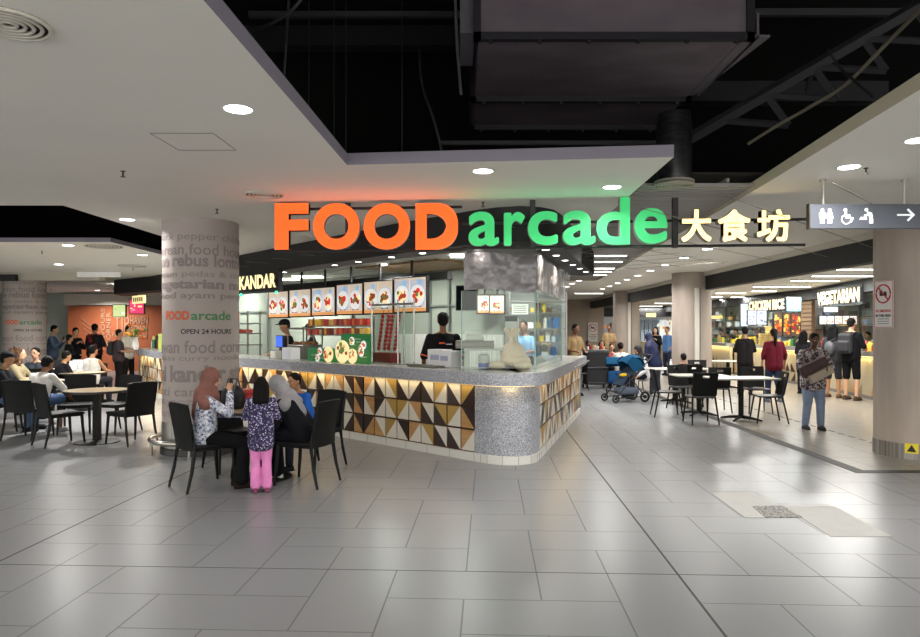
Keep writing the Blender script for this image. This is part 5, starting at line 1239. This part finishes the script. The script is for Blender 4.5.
# ================================================================ chairs and tables
M_CH = mat('black moulded chair plastic', '#0b0b0c', .55, bump=.25, bscale=120, spec=.25); M_CH2 = mat('black smooth chair plastic', '#0a0a0b', .45, spec=.25)
def chair_a(label, x, y, rz, group='black moulded chairs'):
    """broad-backed moulded chair; local +y is the way the sitter faces"""
    t = thing('dining_chair', label, 'chair', (x, y, 0), rz, group)
    bm = new(); bx(bm, 0, .01, .435, .46, .45, .035, bev=.014); bx(bm, 0, .01, .41, .43, .42, .03, bev=.01); obj('seat', bm, M_CH, t)
    bm = new(); panel(bm, 8, 10, lambda u, v: Vector(((u-.5)*(.43+.02*v), -.205-.075*v**1.4+.035*(1-(2*u-1)**2)*-1, .40+.46*v+.012*(1-(2*u-1)**2)*v)), .022); obj('backrest', bm, M_CH, t, True)
    for s in (-1, 1):
        bm = new(); tube(bm, [(s*.205, .2, .42), (s*.212, .215, .2), (s*.22, .235, 0)], [.021, .018, .013], 8); obj('leg', bm, M_CH2, t, True)
        bm = new(); tube(bm, [(s*.212, -.275, .84), (s*.212, -.225, .6), (s*.21, -.19, .42), (s*.217, -.225, .2), (s*.225, -.275, 0)], [.012, .016, .021, .018, .013], 8); obj('leg', bm, M_CH2, t, True)
    return t
def chair_b(label, x, y, rz, group='black chairs with a slot in the back'):
    t = thing('cafe_chair', label, 'chair', (x, y, 0), rz, group)
    bm = new(); lathe_pts = [(-.2, -.2), (.2, -.2), (.225, -.1), (.225, .12), (.19, .2), (-.19, .2), (-.225, .12), (-.225, -.1)]; prism(bm, lathe_pts, .44, .465); obj('seat', bm, mat('dark grey seat', '#1b1b1e', .4), t, bevel=.008)
    bm = new(); panel(bm, 11, 9, lambda u, v: Vector(((u-.5)*(.40+.03*v), -.2-.085*v-.03*(1-(2*u-1)**2), .47+.40*v)), .014, hole=lambda i, j: j == 7 and 4 <= i <= 6); obj('backrest', bm, M_CH2, t, True)
    for s in (-1, 1):
        bm = new(); tube(bm, [(s*.18, .16, .44), (s*.215, .225, 0)], [.016, .012], 8); obj('leg', bm, M_CH2, t, True)
        bm = new(); tube(bm, [(s*.2, -.285, .85), (s*.195, -.215, .5), (s*.19, -.19, .44), (s*.225, -.28, 0)], [.01, .013, .016, .012], 8); obj('leg', bm, M_CH2, t, True)
    return t
M_TT = mat('beige laminate table top', '#bda985', .22, var=.05, vscale=4); M_TE = mat('dark table edge', '#2a211c', .5); M_PED = mat('black table pedestal', '#0c0c0e', .5, spec=.25)
def round_table(label, x, y, r=.42, top=None):
    t = thing('round_table', label, 'table', (x, y, 0), group='round tables')
    bm = new(); lathe(bm, [(r-.01, .742), (r, .735), (r, .712), (r-.01, .708)], 40, 0)
    for f in bm.faces:
        if abs(f.normal.z) < .6: f.material_index = 1
    bm.normal_update()
    for f in bm.faces: f.material_index = 0 if f.calc_center_median().z > .739 and len(f.verts) > 8 or f.calc_center_median().z > .7385 else 1
    obj('tabletop', bm, [top or M_TT, M_TE], t)
    bm = new(); bx(bm, 0, 0, .36, .09, .09, .70, bev=.01); bx(bm, 0, 0, .70, .3, .3, .015); obj('pedestal', bm, M_PED, t)
    bm = new(); lathe(bm, [(.30, 0), (.30, .012), (.26, .02), (.06, .035), (.05, .06)], 32); obj('base', bm, M_PED, t, True)
    return t
M_WT = mat('white laminate table top', '#cbc7bd', .2)
def rect_table(label, x, y, w_, dp, rz=0):
    t = thing('cafe_table', label, 'table', (x, y, 0), rz, 'white rectangular tables')
    bm = new(); bx(bm, 0, 0, .735, w_, dp, .028, bev=.006); obj('tabletop', bm, M_WT, t)
    bm = new(); cyl(bm, (0, 0, .03), (0, 0, .72), .045, seg=16); bx(bm, 0, 0, .715, .35, .3, .014); obj('pedestal', bm, M_PED, t, True)
    bm = new()
    for k in range(4):
        a = pi/4+k*pi/2; tube(bm, [(0, 0, .055), (.2*cos(a), .2*sin(a), .04), (.36*cos(a), .36*sin(a), .012)], [.03, .024, .014], 8)
    obj('cross_base', bm, M_PED, t, True)
    return t
def G(px, py): return ground(px, py)
def face(dx, dy): return atan2(-dx, dy)
# --- family table, front left
FT = (-2.12, 7.28)
round_table('round table the seated family gathers at, beside the mauve column', *FT, .42)
CA = (-2.60, 6.88); chair_a('black chair nearest the camera at the family table, under the woman in the brown headscarf', *CA, face(.72, .7))
CB = (-1.60, 7.02); chair_a('black chair under the woman in the grey headscarf, its back to the right', *CB, face(-.93, .34))
chair_a('black chair behind the boy, on the counter side of the family table', -1.68, 7.86, face(-.55, -.83))
chair_a('mostly hidden black chair between the family table and the mauve column', -2.62, 7.72, face(.6, -.7))
# --- round table in the left foreground group
T1 = (gx(97, 9.55), 9.55); round_table('empty round beige table with black disc base at left', *T1, .43)
chair_a('black chair left of the empty round table, back to the left', gx(60, 9.35), 9.35, face(.62, .78))
chair_a('black chair right of the empty round table, facing it', gx(131, 9.45), 9.45, face(-.85, .5))
chair_a('black chair behind the right side of the empty round table', gx(117, 10.5), 10.5, face(-.35, -.9))
chair_a('black chair behind the left side of the empty round table', gx(77, 10.45), 10.45, face(.3, -.9))
# --- seated boy in white, far left
chair_a('black chair carrying the boy in the white t-shirt, back towards the camera', gx(29, 9.9), 9.9, face(.05, 1))
round_table('round table in front of the boy in the white t-shirt', gx(33, 11.2), 11.25, .45)
chair_a('black chair at the left picture edge behind the boy in white', gx(2, 10.6), 10.6, face(.9, .4))
round_table('small round table in the middle of the left dining area', gx(82, 13.4), 13.4, .42)
chair_a('black chair of the person in the black and white top, facing away', gx(92, 14.2), 14.2, face(.2, -1))
chair_a('dark chair far left by the printed far column', gx(50, 12.8), 12.8, face(0, 1))
chair_a('distant black chair between the far column and the man in blue', gx(60, 15.6), 15.6, face(.4, -1))
# high chairs, white
def high_chair(label, x, y, rz):
    t = thing('high_chair', label, 'high chair', (x, y, 0), rz, 'white high chairs'); m_ = mat('white high chair plastic', '#cfcdc8', .4)
    bm = new(); bx(bm, 0, 0, .55, .34, .3, .03, bev=.01); obj('seat', bm, m_, t); bm = new(); panel(bm, 6, 5, lambda u, v: Vector(((u-.5)*.34, -.14-.05*v, .56+.32*v)), .02); obj('backrest', bm, m_, t, True)
    for s in (-1, 1):
        for q in (-1, 1): bm = new(); tube(bm, [(s*.15, q*.13, .55), (s*.22, q*.22, 0)], .016, 6); obj('leg', bm, m_, t)
        bm = new(); bx(bm, s*.17, .02, .7, .025, .3, .03, bev=.01); obj('armrest', bm, m_, t)
    bm = new(); bx(bm, 0, .17, .72, .4, .2, .02, bev=.008); obj('tray', bm, m_, t); return t
high_chair('white plastic high chair left of centre in the left dining area', gx(66, 15.0), 15.0, 2.6); high_chair('white plastic high chair beside the first one, nearer the standing diners', gx(73, 15.6), 15.6, 2.9)
# --- right hand tables
rect_table('white table nearest right, with chairs pulled up on both sides', gx(741, 11.9), 11.9, 1.1, .68, .05)
rect_table('white table in the middle of the right group behind the slotted chair', gx(699, 12.6), 12.6, .95, .6, .0)
rect_table('long white table in front of the woman in the navy headscarf', gx(676, 14.7), 14.7, 1.35, .6, .02)
rect_table('white table farther back on the right, behind the nearest one', gx(728, 18.2), 18.2, 1.1, .6)
def CBp(label, px, py, rz): x, y = ground(px, py); return chair_b(label, x, y+.24, rz)
CBp('slotted black chair seen square from behind at the middle table', 705, 425, 0)
CBp('black chair with glossy seat at the left end of the right tables', 672, 418, face(.95, -.1))
chair_b('slotted black chair at the right end of the nearest table', gx(767, 11.6), 11.6, face(-.95, .12))
chair_b('black chair behind the nearest white table, turned towards it', gx(757, 12.9), 12.9, face(-.1, -1))
chair_b('slotted black chair behind the middle table, left of the boy', gx(683, 13.35), 13.35, face(.1, -1))
chair_b('black chair between the middle and the nearest table', gx(716, 13.1), 13.1, face(.1, .9))
chair_b('black chair under the child at the long table', gx(687, 14.05), 14.05, face(-.1, 1))
chair_b('black chair behind the long table in front of the column', gx(700, 15.6), 15.6, face(-.1, -1))
chair_b('far black chair beside the khaki man', gx(577, 17.5), 17.5, face(.6, .8))
rect_table('far white table with seated diners in front of the taupe wall', gx(606, 19.6), 19.6, 1.5, .8)
for k, (px, d, dx, dy) in enumerate(((590, 20.9, 0, -1), (600, 21, 0, -1), (622, 18.0, -.3, 1), (640, 18.2, -.6, .8))):
    chair_b(['far chair under the left diner in white', 'far chair under the second diner in white', 'chair of the woman in white with her back turned', 'chair of the person in the black headscarf'][k], gx(px, d), d, face(dx, dy))
# things on tables
t = thing('water_bottle', 'small clear water bottle on the floor side of the long right table', 'bottle', (gx(670, 13.2), 13.2, .749)); t.location = (gx(671, 14.6), 14.6, .749)
bm = new(); lathe(bm, [(.028, 0), (.03, .01), (.03, .14), (.014, .18)], 16); obj('bottle', bm, mat('clear bottle', '#d5dadb', .1, alpha=.7), t, True); bm = new(); lathe(bm, [(.015, .18), (.015, .2)], 12); obj('cap', bm, M_WH, t)
t = thing('red_box_stack', 'red food boxes stacked on the family table behind the girl', 'boxes', (-2.31, 7.42, .743)); 
for k in range(4): bm = new(); bx(bm, .01*(k % 2), 0, .025+.05*k, .22-.005*k, .17, .046, bev=.006, rz=.1*k); obj('red_box', bm, mat('red food box', '#b3271f', .45), t)
t = thing('black_bag', 'black handbag standing on the family table beside the red boxes', 'bag', (-2.44, 7.26, .743)); bm = new(); ball(bm, (0, 0, .13), (.13, .09, .13), seg=20); bx(bm, 0, 0, .06, .24, .15, .12, bev=.03); limb(bm, (-.05, 0, .2), (-.02, 0, .3), .04, .02); obj('bag', remesh(bm, .01, 2), mat('black bag cloth', '#101013', .6), t, True); bm = new(); tube(bm, [(-.08, 0, .22), (-.05, 0, .32), (.05, 0, .32), (.08, 0, .22)], .008, 6); obj('handle', bm, M_BK, t)
t = thing('paper_cup', 'pale paper cup at the far side of the empty round table group', 'cup', (gx(60, 11.2), 11.1, .743)); t.location = (gx(41, 11.3), 11.3, .743)
bm = new(); lathe(bm, [(.03, 0), (.042, .1)], 16); obj('cup', bm, M_WH, t, True)

# --- pushchair
px0, d0 = 637, 14.9
t = thing('pushchair', 'folding pushchair with blue canopy parked in the aisle beside the long table', 'pushchair', (gx(627, 14.9), 14.9, 0), face(-.95, -.3))
W_ = mat('black tyre', '#141415', .7); FRM = mat('dark pushchair frame', '#2e3036', .4, .5); BL = fabric('blue canopy cloth', '#114060')
for sx in (-.24, .24):
    for yy, r in ((.42, .09), (-.30, .12)):
        bm = new(); tube(bm, [(sx, yy+r*.8*cos(a*pi/8), r+r*.8*sin(a*pi/8)) for a in range(16)], r*.22, 8, closed=True); cyl(bm, (sx-.015, yy, r), (sx+.015, yy, r), r*.35, seg=12); obj('wheel', bm, W_, t, True)
    bm = new(); tube(bm, [(sx, .42, .1), (sx, .1, .45), (sx, -.2, .72), (sx, -.5, 1.02)], .014, 8); tube(bm, [(sx, -.3, .12), (sx, -.05, .42), (sx, .15, .62)], .013, 8); tube(bm, [(sx, .42, .1), (sx, -.3, .13)], .01, 6); obj('frame_side', bm, FRM, t, True)
bm = new(); tube(bm, [(-.24, -.5, 1.02), (.24, -.5, 1.02)], .02, 8); obj('handle', bm, W_, t, True)
bm = new(); panel(bm, 6, 8, lambda u, v: Vector(((u-.5)*.4, .25-.1*v-.35*v*v, .38+.08*(v < .3)*0+.5*v**1.6)), .03); obj('seat', bm, fabric('pushchair seat', '#2f3b4a'), t, True)
bm = new(); panel(bm, 10, 10, lambda u, v: Vector(((u-.5)*.44, -.32+.30*(1-cos(v*2.3))*.9, .70+.34*sin(.35+v*2.2)-.06*(2*u-1)**2)), .012); obj('canopy', bm, BL, t, True)
for s in (-1, 1): bm = new(); fprism(bm, [(-.32, .70), (-.2, .92), (0, 1.0), (.14, .88), (-.05, .66)], s*.215, s*.222, M=Matrix.Rotation(pi/2, 4, 'Z')@Matrix.Scale(-1, 4, (0, 1, 0))@Matrix.Scale(1, 4)); obj('canopy_side', bm, BL, t)
bm = new(); bx(bm, 0, .02, .24, .38, .45, .14, bev=.04); obj('basket', bm, fabric('basket cloth', '#5a6272'), t); bm = new(); bx(bm, 0, .36, .24, .3, .08, .03, bev=.01); obj('footrest', bm, W_, t); bm = new(); ball(bm, (0, .05, .58), (.12, .12, .05)); obj('yellow_blanket', bm, fabric('yellow cloth', '#d0a92c'), t, True)
t = thing('infant_pushchair', 'second blue pushchair partly hidden behind the first one', 'pushchair', (gx(615, 16.6), 16.6, 0), face(-.2, -1))
bm = new(); panel(bm, 8, 8, lambda u, v: Vector(((u-.5)*.42, -.2+.25*(1-cos(v*2.3)), .55+.36*sin(.35+v*2.2))), .015); obj('canopy', bm, BL, t, True); bm = new(); bx(bm, 0, 0, .42, .36, .4, .3, bev=.06); obj('seat', bm, fabric('deep blue seat', '#234a78'), t)
for sx in (-.2, .2):
    for yy in (-.25, .25): bm = new(); cyl(bm, (sx-.015, yy, .09), (sx+.015, yy, .09), .09, seg=16); obj('wheel', bm, W_, t, True)
    bm = new(); tube(bm, [(sx, .25, .1), (sx, -.1, .5), (sx, -.3, .85)], .013, 6); obj('frame_side', bm, FRM, t)
# --- clearing trolley
t = thing('clearing_trolley', 'tall black clearing trolley with a tray top beside the man in khaki', 'trolley', (gx(595.5, 18.3), 18.3, 0), .1)
for z, hh in ((1.0, .09), (.55, .07), (.14, .07)): bm = new(); bx(bm, 0, 0, z, .62, .46, hh, bev=.02); obj('tray_shelf', bm, mat('trolley grey rim', '#3c3e42', .5) if z == 1.0 else M_BK, t)
bm = new(); bx(bm, 0, .0, .55, .56, .42, .85, bev=.02); obj('bin_body', bm, M_BK, t)
for sx in (-.29, .29):
    for yy in (-.2, .2):
        bm = new(); cyl(bm, (sx, yy, .12), (sx, yy, 1.0), .016, seg=8); obj('post', bm, M_BK, t); bm = new(); cyl(bm, (sx-.015, yy, .05), (sx+.015, yy, .05), .05, seg=14); obj('wheel', bm, W_, t, True)
rnd = random.Random(31)
for q in range(6):
    bm = new(); r = rnd.uniform(.035, .06); lathe(bm, [(r*.7, 0), (r, .08+.02*q % .05)], 12); x, y = gx(595.5, 18.3)-.22+.09*q, 18.25+.06*(q % 2)
    tag(obj('used_cup', bm, [M_WH, mat('packet red'), mat('packet cream')][q % 3], loc=(x, y, 1.046)), 'used %s cup on the black clearing trolley, %s from the left' % (['white', 'red', 'cream'][q % 3], ['first', 'second', 'third', 'fourth', 'fifth', 'sixth'][q]), 'cup', 'used cups on the trolley')
# ================================================================ people
def PX(px, d): return (gx(px, d), d)
flower = spots('white blouse with blue flecks', '#b9bcc8', ['#4d5a78', '#8f97ad', '#dfe0e6'], 60, .85, .5)
navyfl = spots('navy dress with white flecks', '#1f1c38', ['#b7aec9', '#5a4f80', '#2d2850'], 95, .85, .42)
ornate = spots('black and cream patterned top', '#39323a', ['#a59a9a', '#6d6068', '#b5aaa4'], 42, .85, .6)
FV = .010
# family at the front table
p, J = person('woman in brown headscarf and blue-flecked blouse, seated side-on holding a phone to her face', (CA[0]+.0, CA[1]-.03), face(.92, .38), 1.52, 'sit', ('table', 'face'), lean=4, pitch=8, skin='light', hair=None, hijab='#7d5148',
       top=flower, sleeve=.98, bottom='#121214', shoes='#241c19', voxel=FV, toplen=.05, flare=.03, legs=(((-.04, .40, .50), (.15, .42, .49)), ((.06, .36, .08), (.24, .38, .08))))
pv = p.matrix_basis @ (J['wr'][1]); 
M_PH = mat('black phone', '#0c0c0e', .15)
def phone(label, p, J, i=1, up=(0, 0, 1), dz=.07, dy=.02):
    M_ = p.matrix_basis; w_ = M_ @ J['wr'][i]; f = M_.to_3x3() @ Vector((0, 1, 0))
    t = thing('phone', label, 'phone', w_+Vector((0, 0, dz))+f*dy, p.rotation_euler.z); bm = new(); bx(bm, 0, 0, 0, .075, .01, .15, bev=.004, rx=-.3); obj('phone_case', bm, M_PH, t); bm = new(); bx(bm, 0, -.007, 0, .065, .002, .135, rx=-.3); obj('screen', bm, mat('phone screen', '#39424e', .1, emit=.3), t)
phone('black phone raised to the face of the woman in the brown headscarf', p, J, 1, dz=.05, dy=.05)
p, J = person('small girl in a navy flecked dress and pink trousers, standing with her back to us', PX(261, 6.62), face(-.25, 1), 1.10, 'stand', 'front', skin='light', hair='long', hairc='#0f0c0b', pitch=10,
       top=navyfl, sleeve=.9, bottom='#d984ba', shoes='#7a3f5c', voxel=.009, toplen=.16, flare=.02, build=1.0, face=False, legs=(((-.08, .02, .49), (.08, .02, .49)), ((-.08, 0, .08), (.09, 0, .08))))
p, J = person('woman in a grey headscarf and black dress, seated and leaning over towards the girl', (CB[0]-.02, CB[1]+.01), face(-.98, .18), 1.50, 'sit', ('table', 'table'), lean=30, yaw=-10, pitch=12, skin='light', hair=None, hijab='#8b898c',
       top='#15161b', sleeve=1.0, bottom='#14161f', shoes='#d4d2ce', voxel=FV, toplen=.06, flare=.03, build=1.08)
person('dark-haired boy in a bright blue shirt behind the family table', (-1.80, 7.80), face(-.5, -.85), 1.34, 'sit', 'table', lean=16, pitch=8, skin='tan', top='#2a62b8', sleeve=.45, bottom='#22252c', voxel=.011, legs=(((-.11, .40, .66), (.11, .40, .66)), ((-.12, .42, .11), (.12, .38, .11))))
# workers of the corner stall
p, J = person('stall worker in a black shirt with orange trim, back to us behind the counter', PX(443, 10.05), radians(4), 1.80, 'stand', 'down', skin='brown', hair='short', top='#16161a', sleeve=.5, bottom='#1b1b1e', build=1.1, voxel=.012, face=False)
t_, k_ = p, J['k']
bm = new(); [bx(bm, -.05+.03*q, -.152*k_, 1.30*k_, .024, .006, .022) for q in range(3)]; obj('orange_print', bm, mat('orange print', '#e2562a', .6), p); bm = new(); [bx(bm, .045+.024*q, -.152*k_, 1.285*k_, .018, .006, .014) for q in range(4)]; obj('white_print', bm, mat('white print', '#c9c9cc', .6), p)
for s, i in ((-1, 0), (1, 1)):
    e = J['sh'][i].lerp(J['el'][i], .97); bm = new(); d_ = (J['el'][i]-J['sh'][i]).normalized(); cyl(bm, e-d_*.008, e+d_*.008, .066*k_, seg=20); obj('sleeve_trim', bm, mat('orange print'), p, True)
person('stall worker in a black cap and black shirt at the till with the blue screen', PX(287.5, 12.9), radians(120), 1.74, 'stand', 'front', skin='tan', hair='cap', hairc='#141416', pitch=14, top='#17181c', sleeve=.5, bottom='#1b1b1e', voxel=.013)
person('person in a dark cap mostly hidden behind the snack packet rack', PX(312, 14.6), radians(100), 1.68, 'stand', 'front', skin='tan', hair='cap', hairc='#1a1a1c', pitch=10, top='#1b1b20', sleeve=.5, bottom='#1b1b1e', voxel=.016)
person('kitchen worker in a pale blue shirt seen blurred through the corner glass', PX(524, 14.0), radians(150), 1.72, 'stand', 'front', skin='brown', hair='short', top='#6f93b5', sleeve=.5, bottom='#2b3038', voxel=.016)
# walking woman, centre right
p, J = person('woman in patterned top and jeans walking towards us, carrying boxes and a bag', PX(813, 10.75), radians(176), 1.50, 'walk', 'hug', skin='dark', hair='bun', hairc='#0e0c0c', pitch=18,
       top=ornate, sleeve=.75, bottom='#7f8da6', shoes='#3c3a40', build=1.12, voxel=.012, toplen=.10, legs=(((-.1, .06, .49), (.1, .02, .49)), ((-.11, .05, .08), (.12, -.04, .08))))
w_ = p.matrix_basis @ Vector((.07, .28, .95)); t = thing('carried_bag', 'maroon bag and cream box held tilted in the arms of the walking woman', 'bag', w_, radians(176)); bm = new(); bx(bm, .03, -.02, .05, .42, .13, .20, bev=.02, ry=.42); obj('maroon_bag', bm, mat('maroon leather', '#3d2328', .5), t); bm = new(); bx(bm, -.03, .07, -.05, .36, .11, .12, bev=.008, ry=.5); obj('cream_box', bm, mat('cream box', '#a79a88', .6), t); bm = new(); tube(bm, smoothp([Vector((.1, .1, .05)), Vector((.02, .15, .14)), Vector((-.08, .15, .08)), Vector((-.1, .13, .0))]), .008, 6); obj('strap', bm, mat('maroon leather'), t, True)
# customers at the hall stalls
def backpack(label, p, J, col, sc_=1.0):
    M_ = p.matrix_basis; c = M_ @ (J['tor'](0, -.19, .27)); t = thing('backpack', label, 'backpack', c, p.rotation_euler.z); k = J['k']*sc_
    bm = new(); bx(bm, 0, 0, 0, .28*k, .15*k, .42*k, bev=.05); bx(bm, 0, -.08*k, -.06*k, .22*k, .07*k, .22*k, bev=.03); obj('pack', remesh(bm, .013, 2), mat('pack '+col, col, .7), t, True)
    for s in (-1, 1): bm = new(); tube(bm, smoothp([Vector((s*.09*k, .06*k, .19*k)), Vector((s*.12*k, .19*k, .235*k)), Vector((s*.125*k, .30*k, .12*k)), Vector((s*.13*k, .22*k, -.1*k)), Vector((s*.12*k, .06*k, -.16*k))]), .015*k, 6); obj('strap', bm, mat('pack '+col), t, True)
p, J = person('tall man in black t-shirt and shorts with a dark backpack, at the VEGETARIAN counter', PX(851, 15.2), radians(-62), 1.80, 'stand', 'front', skin='light', hair='short', top='#131316', sleeve=.5, bottom='#131316', blen=.5, shoes='#4a3a2e', voxel=.013, face=True)
backpack('dark grey backpack worn by the man in black shorts', p, J, '#26262a')
p, J = person('customer in black and white top and dark shorts standing just left of the backpack man', PX(833, 15.75), radians(-50), 1.66, 'stand', 'front', skin='tan', hair='long', hairc='#0d0d0f', top='#3a3b40', sleeve=.5, bottom='#2c2f36', blen=.52, shoes='#5a4335', voxel=.014, face=False)
t = thing('shoulder_bag', 'pale rounded bag on the back of the customer left of the backpack man', 'bag', p.matrix_basis @ J['tor'](0, -.2, .25), p.rotation_euler.z); bm = new(); ball(bm, (0, 0, 0), (.12, .08, .16)); obj('bag', bm, mat('pale bag', '#4d4e52', .6), t, True); bm = new(); tube(bm, [(0, .02, .15), (.1, .12, .24), (.1, .25, .2)], .01, 6); obj('strap', bm, M_BK, t)
person('person with black hair behind the walking woman, close to the VEGETARIAN counter', PX(803.5, 16.6), radians(-60), 1.52, 'stand', 'front', skin='tan', hair='long', hairc='#0c0c0d', top='#1d1d22', sleeve=.6, bottom='#1b1b1f', voxel=.016, face=False)
person('woman in a maroon top and jeans with a ponytail, walking towards the hall stalls', PX(774, 14.6), radians(-6), 1.57, 'walk', 'down', skin='tan', hair='tail', hairc='#0f0c0b', top='#521420', sleeve=.7, bottom='#26324c', shoes='#55585e', build=1.02, voxel=.013, face=False, toplen=.04)
p, J = person('person in a black jacket and trousers standing with back turned, left of the maroon top', PX(745, 16.4), radians(-14), 1.61, 'stand', 'front', skin='tan', hair='short', top='#1a1718', sleeve=.98, bottom='#141416', build=1.0, voxel=.014, face=False, toplen=.06)
for lab, px, d, c, hr, hc in (('stall worker with dark headscarf behind the far hall counter', 722, 27.6, '#2a2a33', 'short', '#1a1a22'), ('stall worker in black behind the hall counter beside the cupboard', 737, 26.0, '#1a1a1e', 'short', '#131313'), ('stall worker bending behind the hall counter, left of the black jacket', 729.5, 26.9, '#202228', 'short', '#121212')):
    person(lab, PX(px, d), radians(120), 1.56 if px != 729.5 else 1.46, 'stand', 'front', skin='tan', hair=hr, hairc=hc, top=c, sleeve=.6, bottom='#1b1b1e', voxel=.018, lean=12 if px == 729.5 else 3, pitch=12)
person('cook behind the VEGETARIAN counter in black, right of the backpack man', PX(869, 17.7), radians(110), 1.50, 'stand', 'front', skin='tan', hair='short', top='#18181b', sleeve=.6, bottom='#1b1b1e', voxel=.018, pitch=20)
# centre background, around the pushchairs
person('man in a khaki short-sleeved shirt standing beside the black clearing trolley', PX(573.5, 16.2), radians(-152), 1.68, 'stand', 'front', skin='brown', hair='short', top='#8b7553', sleeve=.45, bottom='#1d1c1d', voxel=.014, pitch=10, lean=4)
person('distant man in khaki standing in the gap beside the far column', PX(609.5, 24.5), radians(150), 1.72, 'stand', 'front', skin='brown', hair='short', top='#9a8260', sleeve=.45, bottom='#2a2724', voxel=.018)
def sitter(label, px, d, fx, fy, top, **k):
    a = dict(h=1.62, pose='sit', arms='table', skin='tan', voxel=.016, bottom='#22242a', sleeve=.6, lean=6); a.update(k); return person(label, PX(px, d), face(fx, fy), top=top, **a)
sitter('far diner in white at the left of the table by the taupe wall', 587.5, 20.8, .1, -1, '#d6d6d4', skin='dark')
sitter('far diner in white with dark hair next to the left one', 601.5, 20.95, -.1, -1, '#cfd0d0', hair='long', hairc='#1d1815')
sitter('child in a red and blue top seated by the second blue pushchair', 611, 19.0, 0, -1, spots('red blue child top', '#a83a34', ['#3d5a8c', '#c8c2bc'], 24), h=1.5, skin='light')
sitter('woman in white with a dark bun seated with her back to us', 621.5, 17.9, -.2, 1, '#c9c7c0', hair='bun', hairc='#1a100e', sleeve=.9, face=False)
sitter('person in a black headscarf and white sleeves leaning over the pushchair', 643, 15.8, -.8, -.4, '#bdbcc0', hair=None, hijab='#141317', lean=14, arms='push', h=1.6, sleeve=1.0)
p, J = person('woman in a long navy headscarf and grey trousers standing at the long table, leaning', PX(655.5, 16.0), radians(42), 1.50, 'stand', 'front', skin='light', hair=None, hijab='#1b2040', top='#20253f', sleeve=1.0, bottom='#3c3f46', shoes='#b6b4b0', lean=18, build=1.12, voxel=.013, face=False, toplen=.06)
person('distant person in a black top and headscarf standing in the bright gap', PX(655.5, 24.0), radians(150), 1.62, 'stand', 'phone', skin='light', hair='long', hairc='#0f0f12', top='#17171b', sleeve=.9, bottom='#1b1b1e', voxel=.018)
person('distant man in a blue shirt standing in the bright gap beside the column', PX(667.5, 23.2), radians(115), 1.64, 'stand', 'hip', skin='tan', hair='short', hairc='#4a4038', top='#4a6f9e', sleeve=.5, bottom='#262a38', voxel=.018)
sitter('child with dark hair seated facing away at the long white table', 684.5, 13.95, -.05, 1, '#1b1c20', h=1.28, seat=.45, face=False, legs=(((-.11, .40, .70), (.11, .40, .70)), ((-.12, .42, .2), (.12, .38, .2))))
# left dining area
p, J = sitter('boy in white t-shirt and blue shorts seated with back turned, leaning on the table', 33, 10.15, .25, 1, '#cfccc6', h=1.60, lean=26, skin='brown', bottom='#3d5273', blen=.55, face=False, voxel=.012, arms=('table', 'reach'), sleeve=.5, shoes='#8a8a8c', build=1.1)
sitter('woman with curly brown hair, a pale headband and beige top, seated at left', 14.5, 12.0, .9, .2, '#8f8468', hair='curly', hairc='#4f3827', voxel=.012, skin='light', h=1.66)
sitter('person with black hair and glasses seated facing us behind the boy in white', 37.5, 13.0, .1, -1, '#3a4048', voxel=.013, skin='light', h=1.62, hair='short')
sitter('person in a black cap and dark jacket at the left picture edge', 1, 10.5, .9, .3, '#1b1c20', hair='cap', hairc='#14151a', voxel=.013, skin='tan', bottom='#4c607c')
sitter('person in a black and white top seated with back turned in the left dining area', 90.5, 14.1, .2, .95, '#c3c0b8', voxel=.014, skin='tan', face=False, sleeve=0, h=1.66)
sitter('dark shape of a person seated at the middle left table', 57, 13.2, .5, .8, '#1a1a1f', voxel=.015, skin='tan', face=False, h=1.5, lean=18)
p, J = person('man in a blue-grey shirt standing and looking at his phone at far left', PX(52.5, 18.2), radians(-75), 1.66, 'stand', 'phone', skin='light', hair='short', top='#4b5a70', sleeve=.95, bottom='#1e2027', voxel=.015, pitch=14)
phone('phone held by the man in the blue-grey shirt', p, J, 1)
person('woman in black looking down at a phone beside the orange wall', PX(74.5, 18.6), radians(-120), 1.60, 'stand', 'phone', skin='light', hair='short', top='#1c1a1d', sleeve=.95, bottom='#5a5048', voxel=.015, pitch=18)
person('shorter person in black just left of the woman with the phone', PX(69, 17.6), radians(-40), 1.42, 'stand', 'front', skin='tan', hair='short', top='#17171b', sleeve=.9, bottom='#1b1b1e', voxel=.016, face=False)
person('man in a black t-shirt with red print standing before the orange wall', PX(94.5, 19.2), radians(-10), 1.70, 'stand', 'front', skin='tan', hair='short', top=spots('black shirt red print', '#16161a', ['#16161a', '#16161a', '#8c2a2c'], 14, .85, .6), sleeve=.5, bottom='#1b1b1e', build=1.15, voxel=.015, face=False)
p, J = person('man in dark grey t-shirt with backpack at the end of the far left counter', PX(118.5, 17.6), radians(-72), 1.55, 'stand', 'front', skin='tan', hair='short', top='#3b3236', sleeve=.5, bottom='#131316', build=1.1, voxel=.014)
backpack('black backpack on the man at the end of the far left counter', p, J, '#16161a', .95)
person('person in white shirt behind the man in dark grey at the far left counter', PX(128, 18.7), radians(-110), 1.64, 'stand', 'front', skin='light', hair='short', top='#cfc8ba', sleeve=.5, bottom='#2b2b30', voxel=.015)

for s_ in [s_ for s_ in bpy.data.scenes if s_ != SC]: bpy.data.scenes.remove(s_)
